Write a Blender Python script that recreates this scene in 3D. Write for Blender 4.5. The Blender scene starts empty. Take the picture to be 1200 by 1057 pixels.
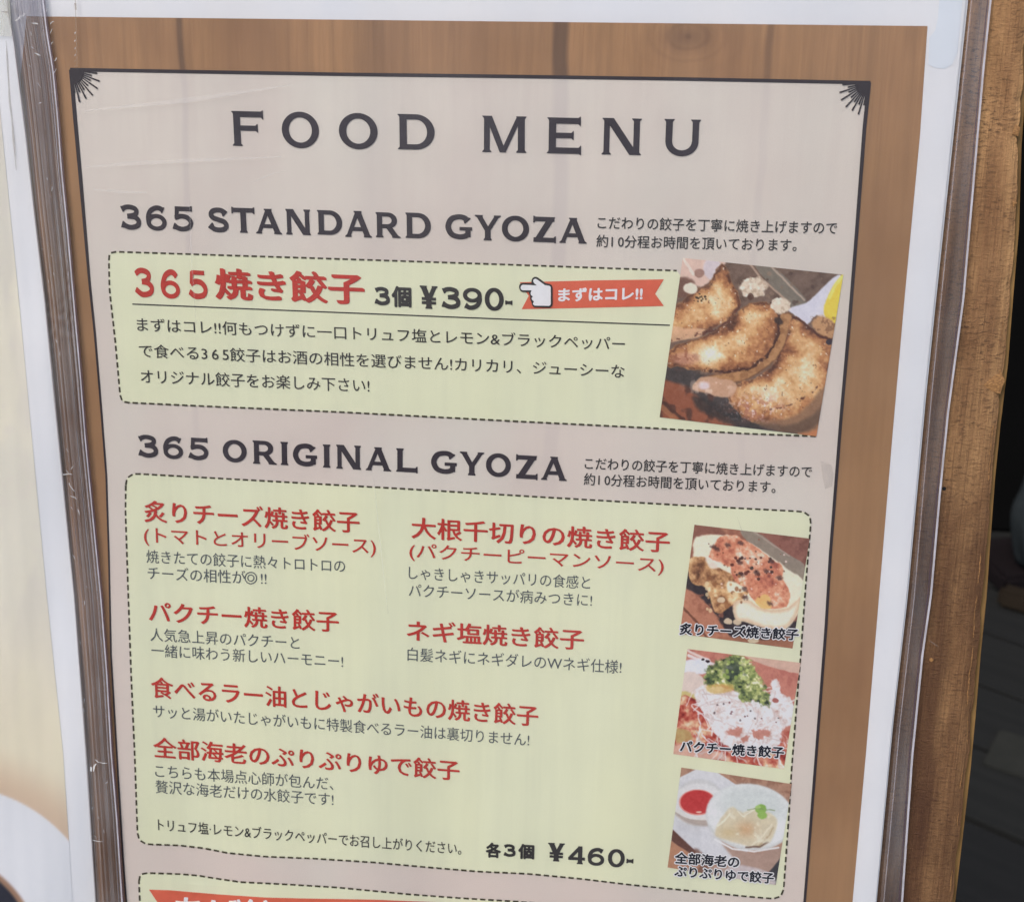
import bpy, math, random
import numpy as np
from mathutils import Matrix, Vector
from mathutils.geometry import tessellate_polygon
random.seed(7)
S = bpy.context.scene
COL = S.collection

# ------------------------------------------------------------------ camera
F = 1400.0                                   # focal length in pixels of the 1200 px wide photograph
def rodrigues(r):
    r = np.array(r); t = np.linalg.norm(r); k = r / t
    K = np.array([[0, -k[2], k[1]], [k[2], 0, -k[0]], [-k[1], k[0], 0]])
    return np.eye(3) + math.sin(t) * K + (1 - math.cos(t)) * K @ K
R = rodrigues([0.2339321, 0.12168666, 0.03455856])       # page frame (x right, y down, z into board) -> camera
T = np.array([-0.14646909, -0.12736863, 0.40076324])
LEAN = math.radians(10)
sL, cL = math.sin(LEAN), math.cos(LEAN)
M3 = np.array([[1, 0, 0], [0, -sL, cL], [0, -cL, -sL]])  # page frame -> world
ORG = np.array([-0.13, 0.0, 1.35])
def to_world(p): return p @ M3.T + ORG
def to_page(w): return (w - ORG) @ M3
CAM_PAGE = -R.T @ T
cam_w = to_world(CAM_PAGE)
ax = M3 @ R.T                                 # columns: camera x, y(down), z(forward) in world
cd = bpy.data.cameras.new('camera'); cam = bpy.data.objects.new('camera', cd); COL.objects.link(cam)
mw = Matrix.Identity(4)
for i in range(3):
    mw[i][0] = ax[i, 0]; mw[i][1] = -ax[i, 1]; mw[i][2] = -ax[i, 2]; mw[i][3] = cam_w[i]
cam.matrix_world = mw
cd.sensor_width = 36; cd.lens = F / 1200 * 36
cd.clip_start = 0.01; cd.clip_end = 200
cd.dof.use_dof = True; cd.dof.focus_distance = 0.405; cd.dof.aperture_fstop = 22
S.camera = cam

# ------------------------------------------------------------------ light
SUN_EL, SUN_AZ = math.radians(52), math.radians(215)
w = bpy.data.worlds.new('World'); S.world = w; w.use_nodes = True
nt = w.node_tree; nt.nodes.clear()
sky = nt.nodes.new('ShaderNodeTexSky'); sky.sky_type = 'NISHITA'; sky.sun_disc = False
sky.sun_elevation = SUN_EL; sky.sun_rotation = SUN_AZ; sky.dust_density = 3.0; sky.ozone_density = 1.0
bg = nt.nodes.new('ShaderNodeBackground'); bg.inputs[1].default_value = 0.11
wo = nt.nodes.new('ShaderNodeOutputWorld')
nt.links.new(sky.outputs[0], bg.inputs[0]); nt.links.new(bg.outputs[0], wo.inputs[0])
ld = bpy.data.lights.new('sun', 'SUN'); ld.energy = 1.2; ld.angle = math.radians(25); ld.color = (1, .95, .88)
sun = bpy.data.objects.new('sun', ld); COL.objects.link(sun)
sd = Vector((math.sin(SUN_AZ) * math.cos(SUN_EL), math.cos(SUN_AZ) * math.cos(SUN_EL), math.sin(SUN_EL)))
sun.rotation_euler = sd.to_track_quat('Z', 'Y').to_euler()
S.view_settings.view_transform = 'Standard'; S.view_settings.look = 'None'
S.view_settings.gamma = 1; S.view_settings.exposure = 0.63

# ------------------------------------------------------------------ geometry on the page
def relief(X, Y):
    """the sheet is not quite flat: soft vertical buckles, stronger towards the bottom (metres, towards viewer)"""
    g = 0.35 + 1.0 * np.clip((Y - .12) / .2, 0, 1)
    h = .00045 * g * np.sin(2 * np.pi * X / .105 + 9 * Y + .6)
    h = h + .00026 * g * np.sin(2 * np.pi * X / .047 - 5 * Y + 2.0)
    h = h + .00030 * np.sin(2 * np.pi * Y / .21 + 3 * X)
    h = h + .00020 * np.exp(-((X + .0) / .03) ** 2) * np.sin(Y * 31)
    return h
def page_xy(px, py, depth=0.0, rel=True):
    """ray through a photograph pixel meets the (buckled) sheet lifted by depth metres -> page frame points"""
    px = np.asarray(px, float); py = np.asarray(py, float)
    d = np.stack([(px - 600) / F, (py - 528.5) / F, np.ones_like(px)], -1) @ R
    z = -np.asarray(depth, float) * np.ones_like(px)
    for _ in range(5):
        s = (z - CAM_PAGE[2]) / d[..., 2]
        P = CAM_PAGE + d * s[..., None]
        if not rel: break
        z = -(relief(P[..., 0], P[..., 1]) + depth)
    return P
def at(px, py, lift_mm=0.0, rel=True):
    return to_world(page_xy(px, py, np.asarray(lift_mm) / 1000.0, rel))

def make(name, verts, faces, mat, parent=None, uv=None, col=None, smooth=True, **tags):
    me = bpy.data.meshes.new(name)
    me.from_pydata([tuple(map(float, v)) for v in verts], [], [tuple(map(int, f)) for f in faces])
    if uv is not None:
        l = me.uv_layers.new(name='page')
        idx = np.zeros(len(me.loops), dtype=np.int32); me.loops.foreach_get('vertex_index', idx)
        l.data.foreach_set('uv', np.asarray(uv, dtype=np.float32)[idx].ravel())
    if col is not None:
        a = me.color_attributes.new('print', 'FLOAT_COLOR', 'POINT')
        c = np.ones((len(verts), 4), dtype=np.float32); c[:, :3] = col
        a.data.foreach_set('color', c.ravel())
    if mat: me.materials.append(mat)
    if smooth: me.polygons.foreach_set('use_smooth', [True] * len(me.polygons))
    me.update()
    o = bpy.data.objects.new(name, me); COL.objects.link(o)
    if parent is not None:
        o.parent = parent; o.matrix_parent_inverse = parent.matrix_world.inverted()
    for k, v in tags.items(): o[k] = v
    return o
def thing(name, loc, label, category, group=None):
    o = bpy.data.objects.new(name, None); COL.objects.link(o)
    o.matrix_world = Matrix.Translation(Vector(loc))
    o['label'] = label; o['category'] = category
    if group: o['group'] = group
    o.empty_display_size = .02
    return o
def pageuv(world):
    p = to_page(np.asarray(world)); return p[:, :2] * 10.0        # 1 uv unit = 10 cm

def poly_interp(pts, t):
    p = np.array(pts, float); s = (p[:, 1] - p[0, 1]) / (p[-1, 1] - p[0, 1])
    return np.interp(t, s, p[:, 0]), np.interp(t, s, p[:, 1])
def sheet(name, left, right, nx, ny, lift, mat, parent=None, liftf=None, colf=None, edge=None, rel=True, **tags):
    """a patch between two edge polylines given in photograph pixels"""
    t = np.linspace(0, 1, ny)[:, None]; s = np.linspace(0, 1, nx)[None, :]
    lx, ly = poly_interp(left, t); rx, ry = poly_interp(right, t)
    X = lx + (rx - lx) * s; Y = ly + (ry - ly) * s
    L = lift * np.ones_like(X)
    if liftf is not None: L = L + liftf(X, Y, s * np.ones_like(X), t * np.ones_like(X))
    V = at(X.ravel(), Y.ravel(), L.ravel(), rel)
    i = np.arange(ny * nx).reshape(ny, nx)
    Fc = np.stack([i[:-1, :-1], i[1:, :-1], i[1:, 1:], i[:-1, 1:]], -1).reshape(-1, 4)
    c = colf(X.ravel(), Y.ravel()) if colf else None
    if edge:                                   # real thickness: rim dropped towards the board
        rim = np.concatenate([i[0, :], i[1:, -1], i[-1, -2::-1], i[-2:0:-1, 0]])
        base = len(V)
        back = to_world(to_page(V[rim]) + np.array([0, 0, edge / 1000.])); n = len(rim)
        V = np.concatenate([V, V[rim], back])
        k = np.arange(n)
        Fr = np.stack([base + k, base + (k + 1) % n, base + n + (k + 1) % n, base + n + k], -1)
        Fc = np.concatenate([Fc, Fr])
        if c is not None: c = np.concatenate([c, c[rim], c[rim]])
    return make(name, V, Fc, mat, parent, uv=pageuv(V), col=c, **tags)
def ribbon(pts, width, lift, step=6.0):
    """verts/faces of a line of the given pixel width"""
    p = np.array(pts, float); seg = np.hypot(*np.diff(p, axis=0).T); s = np.r_[0, np.cumsum(seg)]
    n = max(2, int(s[-1] / step) + 1); q = np.linspace(0, s[-1], n)
    x = np.interp(q, s, p[:, 0]); y = np.interp(q, s, p[:, 1])
    w_ = np.interp(q, s, np.full(len(s), width) if np.isscalar(width) else np.array(width)) / 2
    dx = np.gradient(x); dy = np.gradient(y); L = np.hypot(dx, dy) + 1e-9
    nx_, ny_ = -dy / L, dx / L
    V = at(np.r_[x + nx_ * w_, x - nx_ * w_], np.r_[y + ny_ * w_, y - ny_ * w_], lift)
    Fc = [(k, k + 1, n + k + 1, n + k) for k in range(n - 1)]
    return V, Fc
def merge(parts):
    V = []; Fc = []; b = 0
    for v, f in parts:
        V.append(v); Fc += [tuple(int(a) + b for a in q) for q in f]; b += len(v)
    return np.concatenate(V), Fc

# ------------------------------------------------------------------ materials
def lin(c):
    c = np.asarray(c, float) / 255.0
    return np.where(c <= .04045, c / 12.92, ((c + .055) / 1.055) ** 2.4)
def alb(c):                                    # printed colour -> reflectance (white paper about .8)
    return np.clip(lin(c) / .83, 0.012, .85)
def rgba(c): return (float(c[0]), float(c[1]), float(c[2]), 1)
class NT:
    def __init__(s, name):
        s.m = bpy.data.materials.new(name); s.m.use_nodes = True; s.t = s.m.node_tree; s.t.nodes.clear()
        s.out = s.n('ShaderNodeOutputMaterial')
    def n(s, typ, **kw):
        x = s.t.nodes.new(typ)
        for k, v in kw.items(): setattr(x, k, v)
        return x
    def l(s, a, b): s.t.links.new(a, b)
    def val(s, sock, v):
        if hasattr(v, 'is_linked'): s.l(v, sock)
        else: sock.default_value = v
    def math(s, op, a, b=None, c=None, clamp=False):
        x = s.n('ShaderNodeMath', operation=op); x.use_clamp = clamp
        s.val(x.inputs[0], a)
        if b is not None: s.val(x.inputs[1], b)
        if c is not None: s.val(x.inputs[2], c)
        return x.outputs[0]
    def mix(s, f, a, b, blend='MIX'):
        x = s.n('ShaderNodeMix', data_type='RGBA', blend_type=blend)
        s.val(x.inputs[0], f); s.val(x.inputs[6], a); s.val(x.inputs[7], b)
        return x.outputs[2]
    def uv(s, sx=1, sy=1, sz=1, name='page'):
        u = s.n('ShaderNodeUVMap'); u.uv_map = name
        m = s.n('ShaderNodeMapping'); m.inputs['Scale'].default_value = (sx, sy, sz)
        s.l(u.outputs[0], m.inputs[0]); return m.outputs[0]
    def noise(s, vec, scale=5, detail=3, rough=.5, dist=0):
        x = s.n('ShaderNodeTexNoise'); s.l(vec, x.inputs['Vector'])
        x.inputs['Scale'].default_value = scale; x.inputs['Detail'].default_value = detail
        x.inputs['Roughness'].default_value = rough; x.inputs['Distortion'].default_value = dist
        return x.outputs['Fac']
    def ramp(s, f, a, b, lo=0., hi=1.):
        x = s.n('ShaderNodeMapRange'); x.clamp = True
        s.l(f, x.inputs[0]); x.inputs[1].default_value = a; x.inputs[2].default_value = b
        x.inputs[3].default_value = lo; x.inputs[4].default_value = hi
        return x.outputs[0]
    def principled(s, base, rough=.6, spec=.3, bump=None, bstr=.1, bdist=.001):
        p = s.n('ShaderNodeBsdfPrincipled'); s.val(p.inputs['Base Color'], base)
        s.val(p.inputs['Roughness'], rough); p.inputs['Specular IOR Level'].default_value = spec
        if bump is not None:
            b = s.n('ShaderNodeBump'); b.inputs['Strength'].default_value = bstr; b.inputs['Distance'].default_value = bdist
            s.l(bump, b.inputs['Height']); s.l(b.outputs[0], p.inputs['Normal'])
        s.l(p.outputs[0], s.out.inputs[0]); return p
    def line(s, x, pos, half, soft):           # 1 at x == pos
        d = s.math('ABSOLUTE', s.math('SUBTRACT', x, pos))
        return s.ramp(d, half, half + soft, 1, 0)

def flat_ink(name, c, vary=.05, scale=30, stretch=1.0):
    k = NT(name); n1 = k.noise(k.uv(1, stretch), scale, 4, .6)
    a = alb(c)
    k.principled(k.mix(k.ramp(n1, .3, .7), rgba(np.clip(a * (1 - vary), 0, 1)), rgba(np.clip(a * (1 + vary), 0, 1))), .55, .25)
    return k.m
PAPER_GRAIN = 260
def paper_mat(name, c, c2):
    k = NT(name); u = k.uv()
    big = k.noise(k.uv(1.2, .5), 2.2, 3, .5); fine = k.noise(u, PAPER_GRAIN, 2, .6)
    b = k.mix(k.ramp(big, .35, .65), rgba(alb(c)), rgba(alb(c2)))
    b = k.mix(k.ramp(fine, .3, .7, .0, .06), b, (.5, .5, .5, 1), 'MULTIPLY')
    k.principled(b, .6, .2, fine, .05, .0003); return k.m
# printed plank picture: joints at these page x (uv units of 10 cm), shared by border and the washed-out panel
JOINTS = [(.375, .005, .012, .55), (1.02, .004, .07, .28), (1.64, .016, .016, .6), (2.28, .006, .012, .35)]
def wood_print(name, washed):
    k = NT(name); u = k.uv(1, 1)
    sep = k.n('ShaderNodeSeparateXYZ'); k.l(u, sep.inputs[0]); x, y = sep.outputs[0], sep.outputs[1]
    wob = k.noise(k.uv(.3, .8), 3, 2)
    xw = k.math('ADD', x, k.math('MULTIPLY', k.math('SUBTRACT', wob, .5), .05))
    grain = k.noise(k.uv(1, .05), 26, 5, .65, .4)
    grain2 = k.noise(k.uv(1, .03), 75, 3, .6)
    blot = k.noise(k.uv(1.0, .45), 2.6, 4, .6)
    A, B, Cc = ((148, 113, 79), (172, 131, 91), (134, 99, 70)) if not washed else ((206, 197, 186), (211, 203, 191), (200, 188, 179))
    gtop = k.math('ADD', .30, k.math('MULTIPLY', k.ramp(y, -.05, .5, 1, 0), .7))
    b = k.mix(k.math('MULTIPLY', k.ramp(grain, .35, .68), gtop), rgba(alb(A)), rgba(alb(B)))
    b = k.mix(k.ramp(blot, .42, .72, 0, .75), b, rgba(alb(Cc)))
    b = k.mix(k.math('MULTIPLY', k.ramp(grain2, .55, .75, 0, .35 if not washed else .05), gtop), b, rgba(alb(Cc)))
    if washed:
        lower = k.ramp(y, .2, 2.4)             # the picture under the wash turns rosier lower down
        b = k.mix(k.math('MULTIPLY', lower, .75), b, rgba(alb((207, 193, 183))))
        cream = k.ramp(k.noise(k.uv(1, .7), 1.7, 2), .45, .7, 0, .55)
        b = k.mix(cream, b, rgba(alb((208, 205, 193))))
    top = k.ramp(y, .9, 1.6, 1, 0)             # joints fade out lower down, as printed
    for pos, half, soft, st in JOINTS:
        ln = k.line(xw, pos + .0, half, soft)
        f = k.math('MULTIPLY', k.math('MULTIPLY', ln, st * (.26 if washed else 1.1)), top)
        b = k.mix(f, b, rgba(alb((150, 138, 150) if washed else (72, 56, 48))))
    if not washed:                             # a printed knot with rings
        dx = k.math('MULTIPLY', k.math('SUBTRACT', x, 2.03), 1.0); dy = k.math('MULTIPLY', k.math('SUBTRACT', y, -.125), 1.6)
        r = k.math('SQRT', k.math('ADD', k.math('MULTIPLY', dx, dx), k.math('MULTIPLY', dy, dy)))
        b = k.mix(k.ramp(r, .0, .10, .5, 0), b, rgba(alb((84, 62, 50))))
        ring = k.math('SINE', k.math('MULTIPLY', k.math('ADD', r, k.math('MULTIPLY', grain, .02)), 110))
        b = k.mix(k.math('MULTIPLY', k.ramp(ring, .2, 1, 0, .22), k.ramp(r, .05, .2, 1, 0)), b, rgba(alb((100, 74, 56))))
    fine = k.noise(u, PAPER_GRAIN, 2, .6)
    b = k.mix(k.ramp(fine, .3, .7, 0, .10), b, (.45, .45, .45, 1), 'MULTIPLY')
    k.principled(b, .55, .25, fine, .05, .0003); return k.m
def box_mat(name):
    k = NT(name); u = k.uv()
    st = k.noise(k.uv(1, .06), 14, 4, .6, .3); big = k.noise(k.uv(1, .4), 2.5, 3); fine = k.noise(u, PAPER_GRAIN, 2, .6)
    b = k.mix(k.ramp(st, .4, .7, 0, .6), rgba(alb((215, 217, 187))), rgba(alb((206, 208, 180))))
    b = k.mix(k.ramp(big, .4, .7, 0, .6), b, rgba(alb((218, 222, 184))))
    b = k.mix(k.ramp(fine, .3, .7, 0, .08), b, (.5, .5, .5, 1), 'MULTIPLY')
    k.principled(b, .55, .25, fine, .05, .0003); return k.m
def photo_mat(name):
    k = NT(name); a = k.n('ShaderNodeVertexColor'); a.layer_name = 'print'
    fine = k.noise(k.uv(), PAPER_GRAIN, 2, .6)
    b = k.mix(k.ramp(fine, .3, .7, 0, .08), a.outputs[0], (.5, .5, .5, 1), 'MULTIPLY')
    k.principled(b, .5, .3); return k.m
def plastic(name, haze=.03, gloss=.9, rough=.12, streak=0., tint=(.97, .97, .98), bumps=.2, streak_scale=60):
    """thin clear film: see-through, fresnel gloss, a little milky scuffing"""
    k = NT(name)
    tr = k.n('ShaderNodeBsdfTransparent'); tr.inputs[0].default_value = (*tint, 1)
    gl = k.n('ShaderNodeBsdfGlossy'); gl.inputs['Roughness'].default_value = rough; gl.inputs[0].default_value = (1, 1, 1, 1)
    df = k.n('ShaderNodeBsdfDiffuse'); df.inputs[0].default_value = (.82, .82, .84, 1)
    fr = k.n('ShaderNodeFresnel'); fr.inputs[0].default_value = 1.45
    b = k.n('ShaderNodeBump'); b.inputs['Strength'].default_value = bumps; b.inputs['Distance'].default_value = .0012
    nb = k.math('ADD', k.noise(k.uv(1, .35), 5, 3, .5, .6), k.math('MULTIPLY', k.noise(k.uv(1, .12), 35, 2, .5), .12))
    k.l(nb, b.inputs['Height'])
    k.l(b.outputs[0], gl.inputs['Normal']); k.l(b.outputs[0], fr.inputs['Normal'])
    soft = k.noise(k.uv(1, .6), 1.3, 4, .55, .4)
    h = k.math('ADD', haze * .3, k.math('MULTIPLY', k.ramp(soft, .38, .68), haze * 2.2))
    if streak:
        s1 = k.noise(k.uv(1, .02, name='strip'), streak_scale, 4, .75, .15); s2 = k.noise(k.uv(1, .3), 20, 3, .6)
        sp = k.noise(k.uv(1, .6), 210, 2, .5)
        h = k.math('ADD', h, k.math('MULTIPLY', k.ramp(s1, .46, .64), k.ramp(s2, .3, .7, streak * .5, streak)))
        h = k.math('ADD', h, k.math('MULTIPLY', k.ramp(sp, .72, .8), streak * .8))
    m1 = k.n('ShaderNodeMixShader'); k.val(m1.inputs[0], h); k.l(tr.outputs[0], m1.inputs[1]); k.l(df.outputs[0], m1.inputs[2])
    m2 = k.n('ShaderNodeMixShader'); k.l(k.math('MULTIPLY', fr.outputs[0], gloss), m2.inputs[0])
    k.l(m1.outputs[0], m2.inputs[1]); k.l(gl.outputs[0], m2.inputs[2])
    k.l(m2.outputs[0], k.out.inputs[0]); return k.m
def milky(name, c, alpha):
    k = NT(name); tr = k.n('ShaderNodeBsdfTransparent'); p = k.n('ShaderNodeBsdfPrincipled')
    p.inputs['Base Color'].default_value = rgba(c); p.inputs['Roughness'].default_value = .2
    n1 = k.noise(k.uv(1, .2), 60, 3, .6)
    m = k.n('ShaderNodeMixShader'); k.l(k.ramp(n1, .25, .7, alpha * .55, alpha), m.inputs[0])
    k.l(tr.outputs[0], m.inputs[1]); k.l(p.outputs[0], m.inputs[2]); k.l(m.outputs[0], k.out.inputs[0]); return k.m

M_white = paper_mat('white_paper', (214, 216, 224), (222, 223, 229))
M_brown = wood_print('printed_wood', False)
M_panel = wood_print('washed_wood_print', True)
M_green = box_mat('pale_green_print')
M_black = flat_ink('black_ink', (44, 36, 40), .12)
M_dash = flat_ink('dash_ink', (62, 58, 42), .15)
M_head = flat_ink('heading_ink', (52, 46, 52), .14)
M_red = flat_ink('red_ink', (176, 54, 46), .12)
M_grey = flat_ink('grey_ink', (78, 84, 88), .10)
M_text = flat_ink('text_ink', (50, 48, 48), .12)
M_orange = flat_ink('orange_ink', (204, 98, 74), .05)
M_wink = flat_ink('white_ink', (222, 220, 226), .03)
M_photo = photo_mat('printed_photograph')
M_navy = flat_ink('caption_ink', (24, 28, 40), .1)

# ------------------------------------------------------------------ the wooden board behind
def board_wood():
    k = NT('worn_plywood'); u = k.uv()
    sep = k.n('ShaderNodeSeparateXYZ'); k.l(u, sep.inputs[0]); x, y = sep.outputs[0], sep.outputs[1]
    g1 = k.noise(k.uv(1, .05), 18, 5, .65, .5); g2 = k.noise(k.uv(1, .02), 110, 4, .7)
    cr = k.noise(k.uv(.30, 1), 120, 5, .75, .5); crm = k.noise(k.uv(1, .5), 9, 4, .7, .5)
    blot = k.noise(k.uv(1, .5), 5, 5, .65, .8)
    b = k.mix(k.ramp(g1, .35, .68), rgba(alb((160, 119, 80))), rgba(alb((200, 156, 106))))
    b = k.mix(k.ramp(blot, .42, .7, 0, .7), b, rgba(alb((112, 76, 46))))
    b = k.mix(k.ramp(g2, .48, .72, 0, .6), b, rgba(alb((88, 60, 40))))
    # sawn cross marks
    f = k.math('MULTIPLY', k.ramp(cr, .50, .62), k.ramp(crm, .34, .58, .1, .85))
    b = k.mix(f, b, rgba(alb((66, 46, 32))))
    lower_tone = k.math('MULTIPLY', k.ramp(y, -.2, 1.5, .0, 1.0), k.ramp(k.noise(k.uv(1, .2), 7, 5, .65), .3, .7, .45, 1))  # wood turns darker towards the bottom, broken up by noise
    b = k.mix(lower_tone, b, rgba(alb((76, 50, 32))))
    st = k.math('MULTIPLY', k.line(k.math('ADD', x, k.math('MULTIPLY', k.noise(k.uv(.2, 1), 2.5, 2), .12)), 3.06, .02, .04), k.ramp(y, 1.4, 2.2, 0, .6))
    b = k.mix(st, b, rgba(alb((70, 44, 30))))
    h = k.math('ADD', k.math('MULTIPLY', g2, .5), k.math('ADD', k.math('MULTIPLY', cr, .4), k.math('MULTIPLY', blot, .6)))
    k.principled(b, .62, .35, h, .8, .0016); return k.m
def simple_wood(name, a, c, sx=1, sy=.06, scale=30):
    k = NT(name); g = k.noise(k.uv(sx, sy), scale, 4, .65, .3)
    k.principled(k.mix(k.ramp(g, .35, .7), rgba(alb(a)), rgba(alb(c))), .6, .3, g, .4, .001); return k.m
M_board = board_wood(); M_ply = simple_wood('plywood_edge', (96, 72, 40), (140, 110, 66))
board = thing('wooden_board', to_world(np.array([.13, 1.35 / cL, .01])), 'worn brown plywood board that the menu sleeves hang on, its chipped right edge showing', 'board')
BL = -2.2                                       # board face, mm behind the sheet
edge_px = [(1214, -120), (1208, 0), (1202, 100), (1197, 170), (1194, 267), (1187, 350), (1181, 427), (1172, 500), (1166, 560), (1160, 640), (1156, 700), (1149, 767), (1143, 840), (1137, 903), (1128, 980), (1119, 1057), (1108, 1180)]
ey = np.arange(-120, 1181, 4.0); ex = np.interp(ey, [p[1] for p in edge_px], [p[0] for p in edge_px]) - 3.2
rng = np.random.RandomState(3)
jag = np.cumsum(rng.randn(len(ey)) * .28); jag -= np.convolve(jag, np.ones(21) / 21, 'same'); ex_j = ex + jag * 1.0
for cy, d, wd in ((455, 3.5, 14), (160, 3, 12), (700, 2, 20), (60, 2, 10), (930, 1.6, 14)): ex_j -= d * np.exp(-((ey - cy) / wd) ** 2) * (.6 + .4 * rng.rand(len(ey)))
# front veneer: from far left to the jagged right edge, then down to the ground
P = page_xy(ex_j, ey, BL / 1000, False)
def board_slab(name, edgeP, zf, zb, mat, left=-.42, top=-.12, bottom=1.345 / cL, chips=True):
    """edgeP: page-frame points of right edge; slab from left to that edge"""
    y = edgeP[:, 1]; x = edgeP[:, 0]
    slope = (x[-1] - x[0]) / (y[-1] - y[0])
    y = np.r_[top, y, np.linspace(y[-1] + .05, bottom, 12)]
    x = np.r_[x[0] + slope * (top - edgeP[0, 1]), x, x[-1] + slope * (np.linspace(edgeP[-1, 1] + .05, bottom, 12) - edgeP[-1, 1])]
    us = np.r_[np.linspace(0, 1, 30)[:-4], 1 - np.array([.02, .012, .006, .003, .001, 0])]
    n = len(y); m = len(us)
    X = left + (x[:, None] - left) * us[None, :]; Y = np.repeat(y[:, None], m, 1); Z = np.full_like(X, zf)
    if chips:                                   # the last millimetres are worn round and splintered
        dist = (1 - us)[None, :] * (x[:, None] - left)
        r = np.interp(np.arange(n), np.arange(0, n + 6, 6), rng.rand(len(np.arange(0, n + 6, 6))))[:, None]
        Z = Z + np.exp(-dist / .0010) * (.0004 + .0011 * r ** 2)
    V = [np.stack([X.ravel(), Y.ravel(), Z.ravel()], -1), np.stack([X.ravel(), Y.ravel(), np.full(X.size, zb)], -1)]
    V = np.concatenate(V); i = np.arange(n * m).reshape(n, m); o = n * m
    f = [np.stack([i[:-1, :-1], i[1:, :-1], i[1:, 1:], i[:-1, 1:]], -1).reshape(-1, 4)]
    f.append(f[0][:, ::-1] + o)
    rim = np.concatenate([i[0, :], i[1:, -1], i[-1, -2::-1], i[-2:0:-1, 0]])
    f.append(np.stack([rim, np.roll(rim, -1), np.roll(rim, -1) + o, rim + o], -1)[:, ::-1])
    return make(name, to_world(V), np.concatenate(f), mat, board, uv=V[:, :2] * 10 + V[:, 2:3] * 10)
board_slab('veneer_panel', P, -BL / 1000, -BL / 1000 + .0022, M_board)
P2 = page_xy(ex + 3.4, ey, (BL - 2.4) / 1000, False)
board_slab('backing_panel', P2, (-BL + 2.4) / 1000, (-BL + 13) / 1000, M_ply, chips=False)
# nail holes and a small splinter scar
def disc_px(name, cx, cy, r, lift, mat, parent, rim=None, rel=False, squash=1.0):
    a = np.linspace(0, 2 * np.pi, 17)[:-1]
    x = np.r_[cx, cx + r * np.cos(a)]; y = np.r_[cy, cy + r * squash * np.sin(a)]
    V = at(x, y, lift, rel); V2 = V.copy()
    return make(name, V, [(0, 1 + (k + 1) % 16, 1 + k) for k in range(16)], mat, parent, uv=pageuv(V), smooth=False)
M_hole = flat_ink('dark_hole', (24, 16, 12), .1)
disc_px('nail_hole', 1106.5, 572.5, 2.3, BL + .05, M_hole, board)
M_pale_wood = simple_wood('torn_pale_wood', (112, 80, 50), (172, 128, 80), 1, 1.6, 120)
def scar(pts, lift, mat=None, name='torn_splinter'):
    p = np.array(pts, float); c = p.mean(0)
    V = at(np.r_[c[0], p[:, 0]], np.r_[c[1], p[:, 1]], np.r_[lift + .18, np.full(len(p), lift)], False)
    n = len(p)
    make(name, V, [(0, 1 + (k + 1) % n, 1 + k) for k in range(n)], mat or M_pale_wood, board, uv=pageuv(V), smooth=False)
scar([(1158, 446), (1166, 440), (1173, 436), (1178, 446), (1174, 455), (1172, 462), (1164, 459), (1152, 452)], BL + .02)
scar([(1190, 146), (1196, 150), (1193, 160), (1186, 158)], BL + .02)
scar([(1189, 232), (1192, 238), (1188, 243), (1186, 238)], BL + .02)
disc_px('nail_head', 1091.5, 773, 2.4, BL + .25, M_pale_wood, board)
for q_ in range(14):                            # worn arris: uneven slivers of bare wood along the edge
    y0_ = 380 + q_ * 52 + random.uniform(-16, 16); L_ = random.uniform(16, 52); yy = np.arange(y0_, y0_ + L_, 3.0)
    xx = np.interp(yy, ey, ex_j) - random.uniform(4, 7) + np.cumsum(rng.randn(len(yy)) * .25)
    v_, f_ = ribbon(list(zip(xx, yy)), [.15] + [random.uniform(.3, 1.5) for _ in yy[2:]] + [.15], BL + .04, 2.0)
    make('worn_sliver', v_, f_, M_pale_wood, board, uv=pageuv(v_), smooth=False)

# ------------------------------------------------------------------ the menu sheet
menu = thing('menu_sheet', at(560, 560, 0), 'printed food menu with wood border, red dish names and dumpling photos', 'menu')
Lw = [(-2, -60), (6, 30), (30, 180), (52, 380), (85, 730), (112, 1070), (124, 1200)]       # white sheet runs on under the neighbour
Rw = [(1136, -60), (1132, 0), (1115, 160), (1095, 350), (1083, 467), (1062, 700), (1045, 850), (1026, 1057), (1013, 1200)]
sheet('paper', Lw, Rw, 130, 150, 0, M_white, menu, edge=.35)
Lw2 = [(x + 30, y) for x, y in Lw]; Rw2 = [(x + 2.6 - max(0, y) / 1200 * 1.6, y) for x, y in Rw]
sp = sheet('spare_sheet', Lw2, Rw2, 40, 60, -.8, M_white, None, edge=.3)
sp['label'] = 'white sheet tucked behind the menu, only its right edge peeking out'; sp['category'] = 'paper'
Lb = [(31, 19.5), (24, 90), (24, 180), (44, 350), (78, 700), (103, 1057), (112, 1200)]
Rb = [(1087, 31), (1078, 160), (1060, 350), (1045, 520), (1030, 700), (1015, 880), (999, 1057), (987, 1200)]
sheet('wood_border', Lb, Rb, 130, 150, .1, M_brown, menu)
Lf = [(83, 82), (88, 140), (95, 217), (105, 333), (111, 390), (117.5, 467), (124.5, 557), (127.5, 650), (130, 767), (138, 903), (144, 1004), (148, 1057), (158, 1200)]
Rf = [(1018.5, 97), (1013, 150), (1003.5, 277), (995, 383), (985.5, 490), (973, 650), (968, 734), (955, 903), (943.6, 1048), (931, 1200)]
sheet('cream_panel', Lf, Rf, 120, 150, .2, M_panel, menu)
lines = [ribbon([(82, 82), (200, 84), (400, 87.5), (600, 90), (800, 93), (1020, 97.3)], 4.2, .32),
         ribbon(Rf, [4.6, 4.4, 4.2, 4.0, 3.8, 3.6, 3.5, 3.4, 3.2, 3.2], .33),
         ribbon(Lf, [4.6, 4.6, 4.2, 3.0, 2.6, 2.4, 2.2, 2.0, 2.0, 2.0, 2.0, 2.0, 2.0], .34)]
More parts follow.
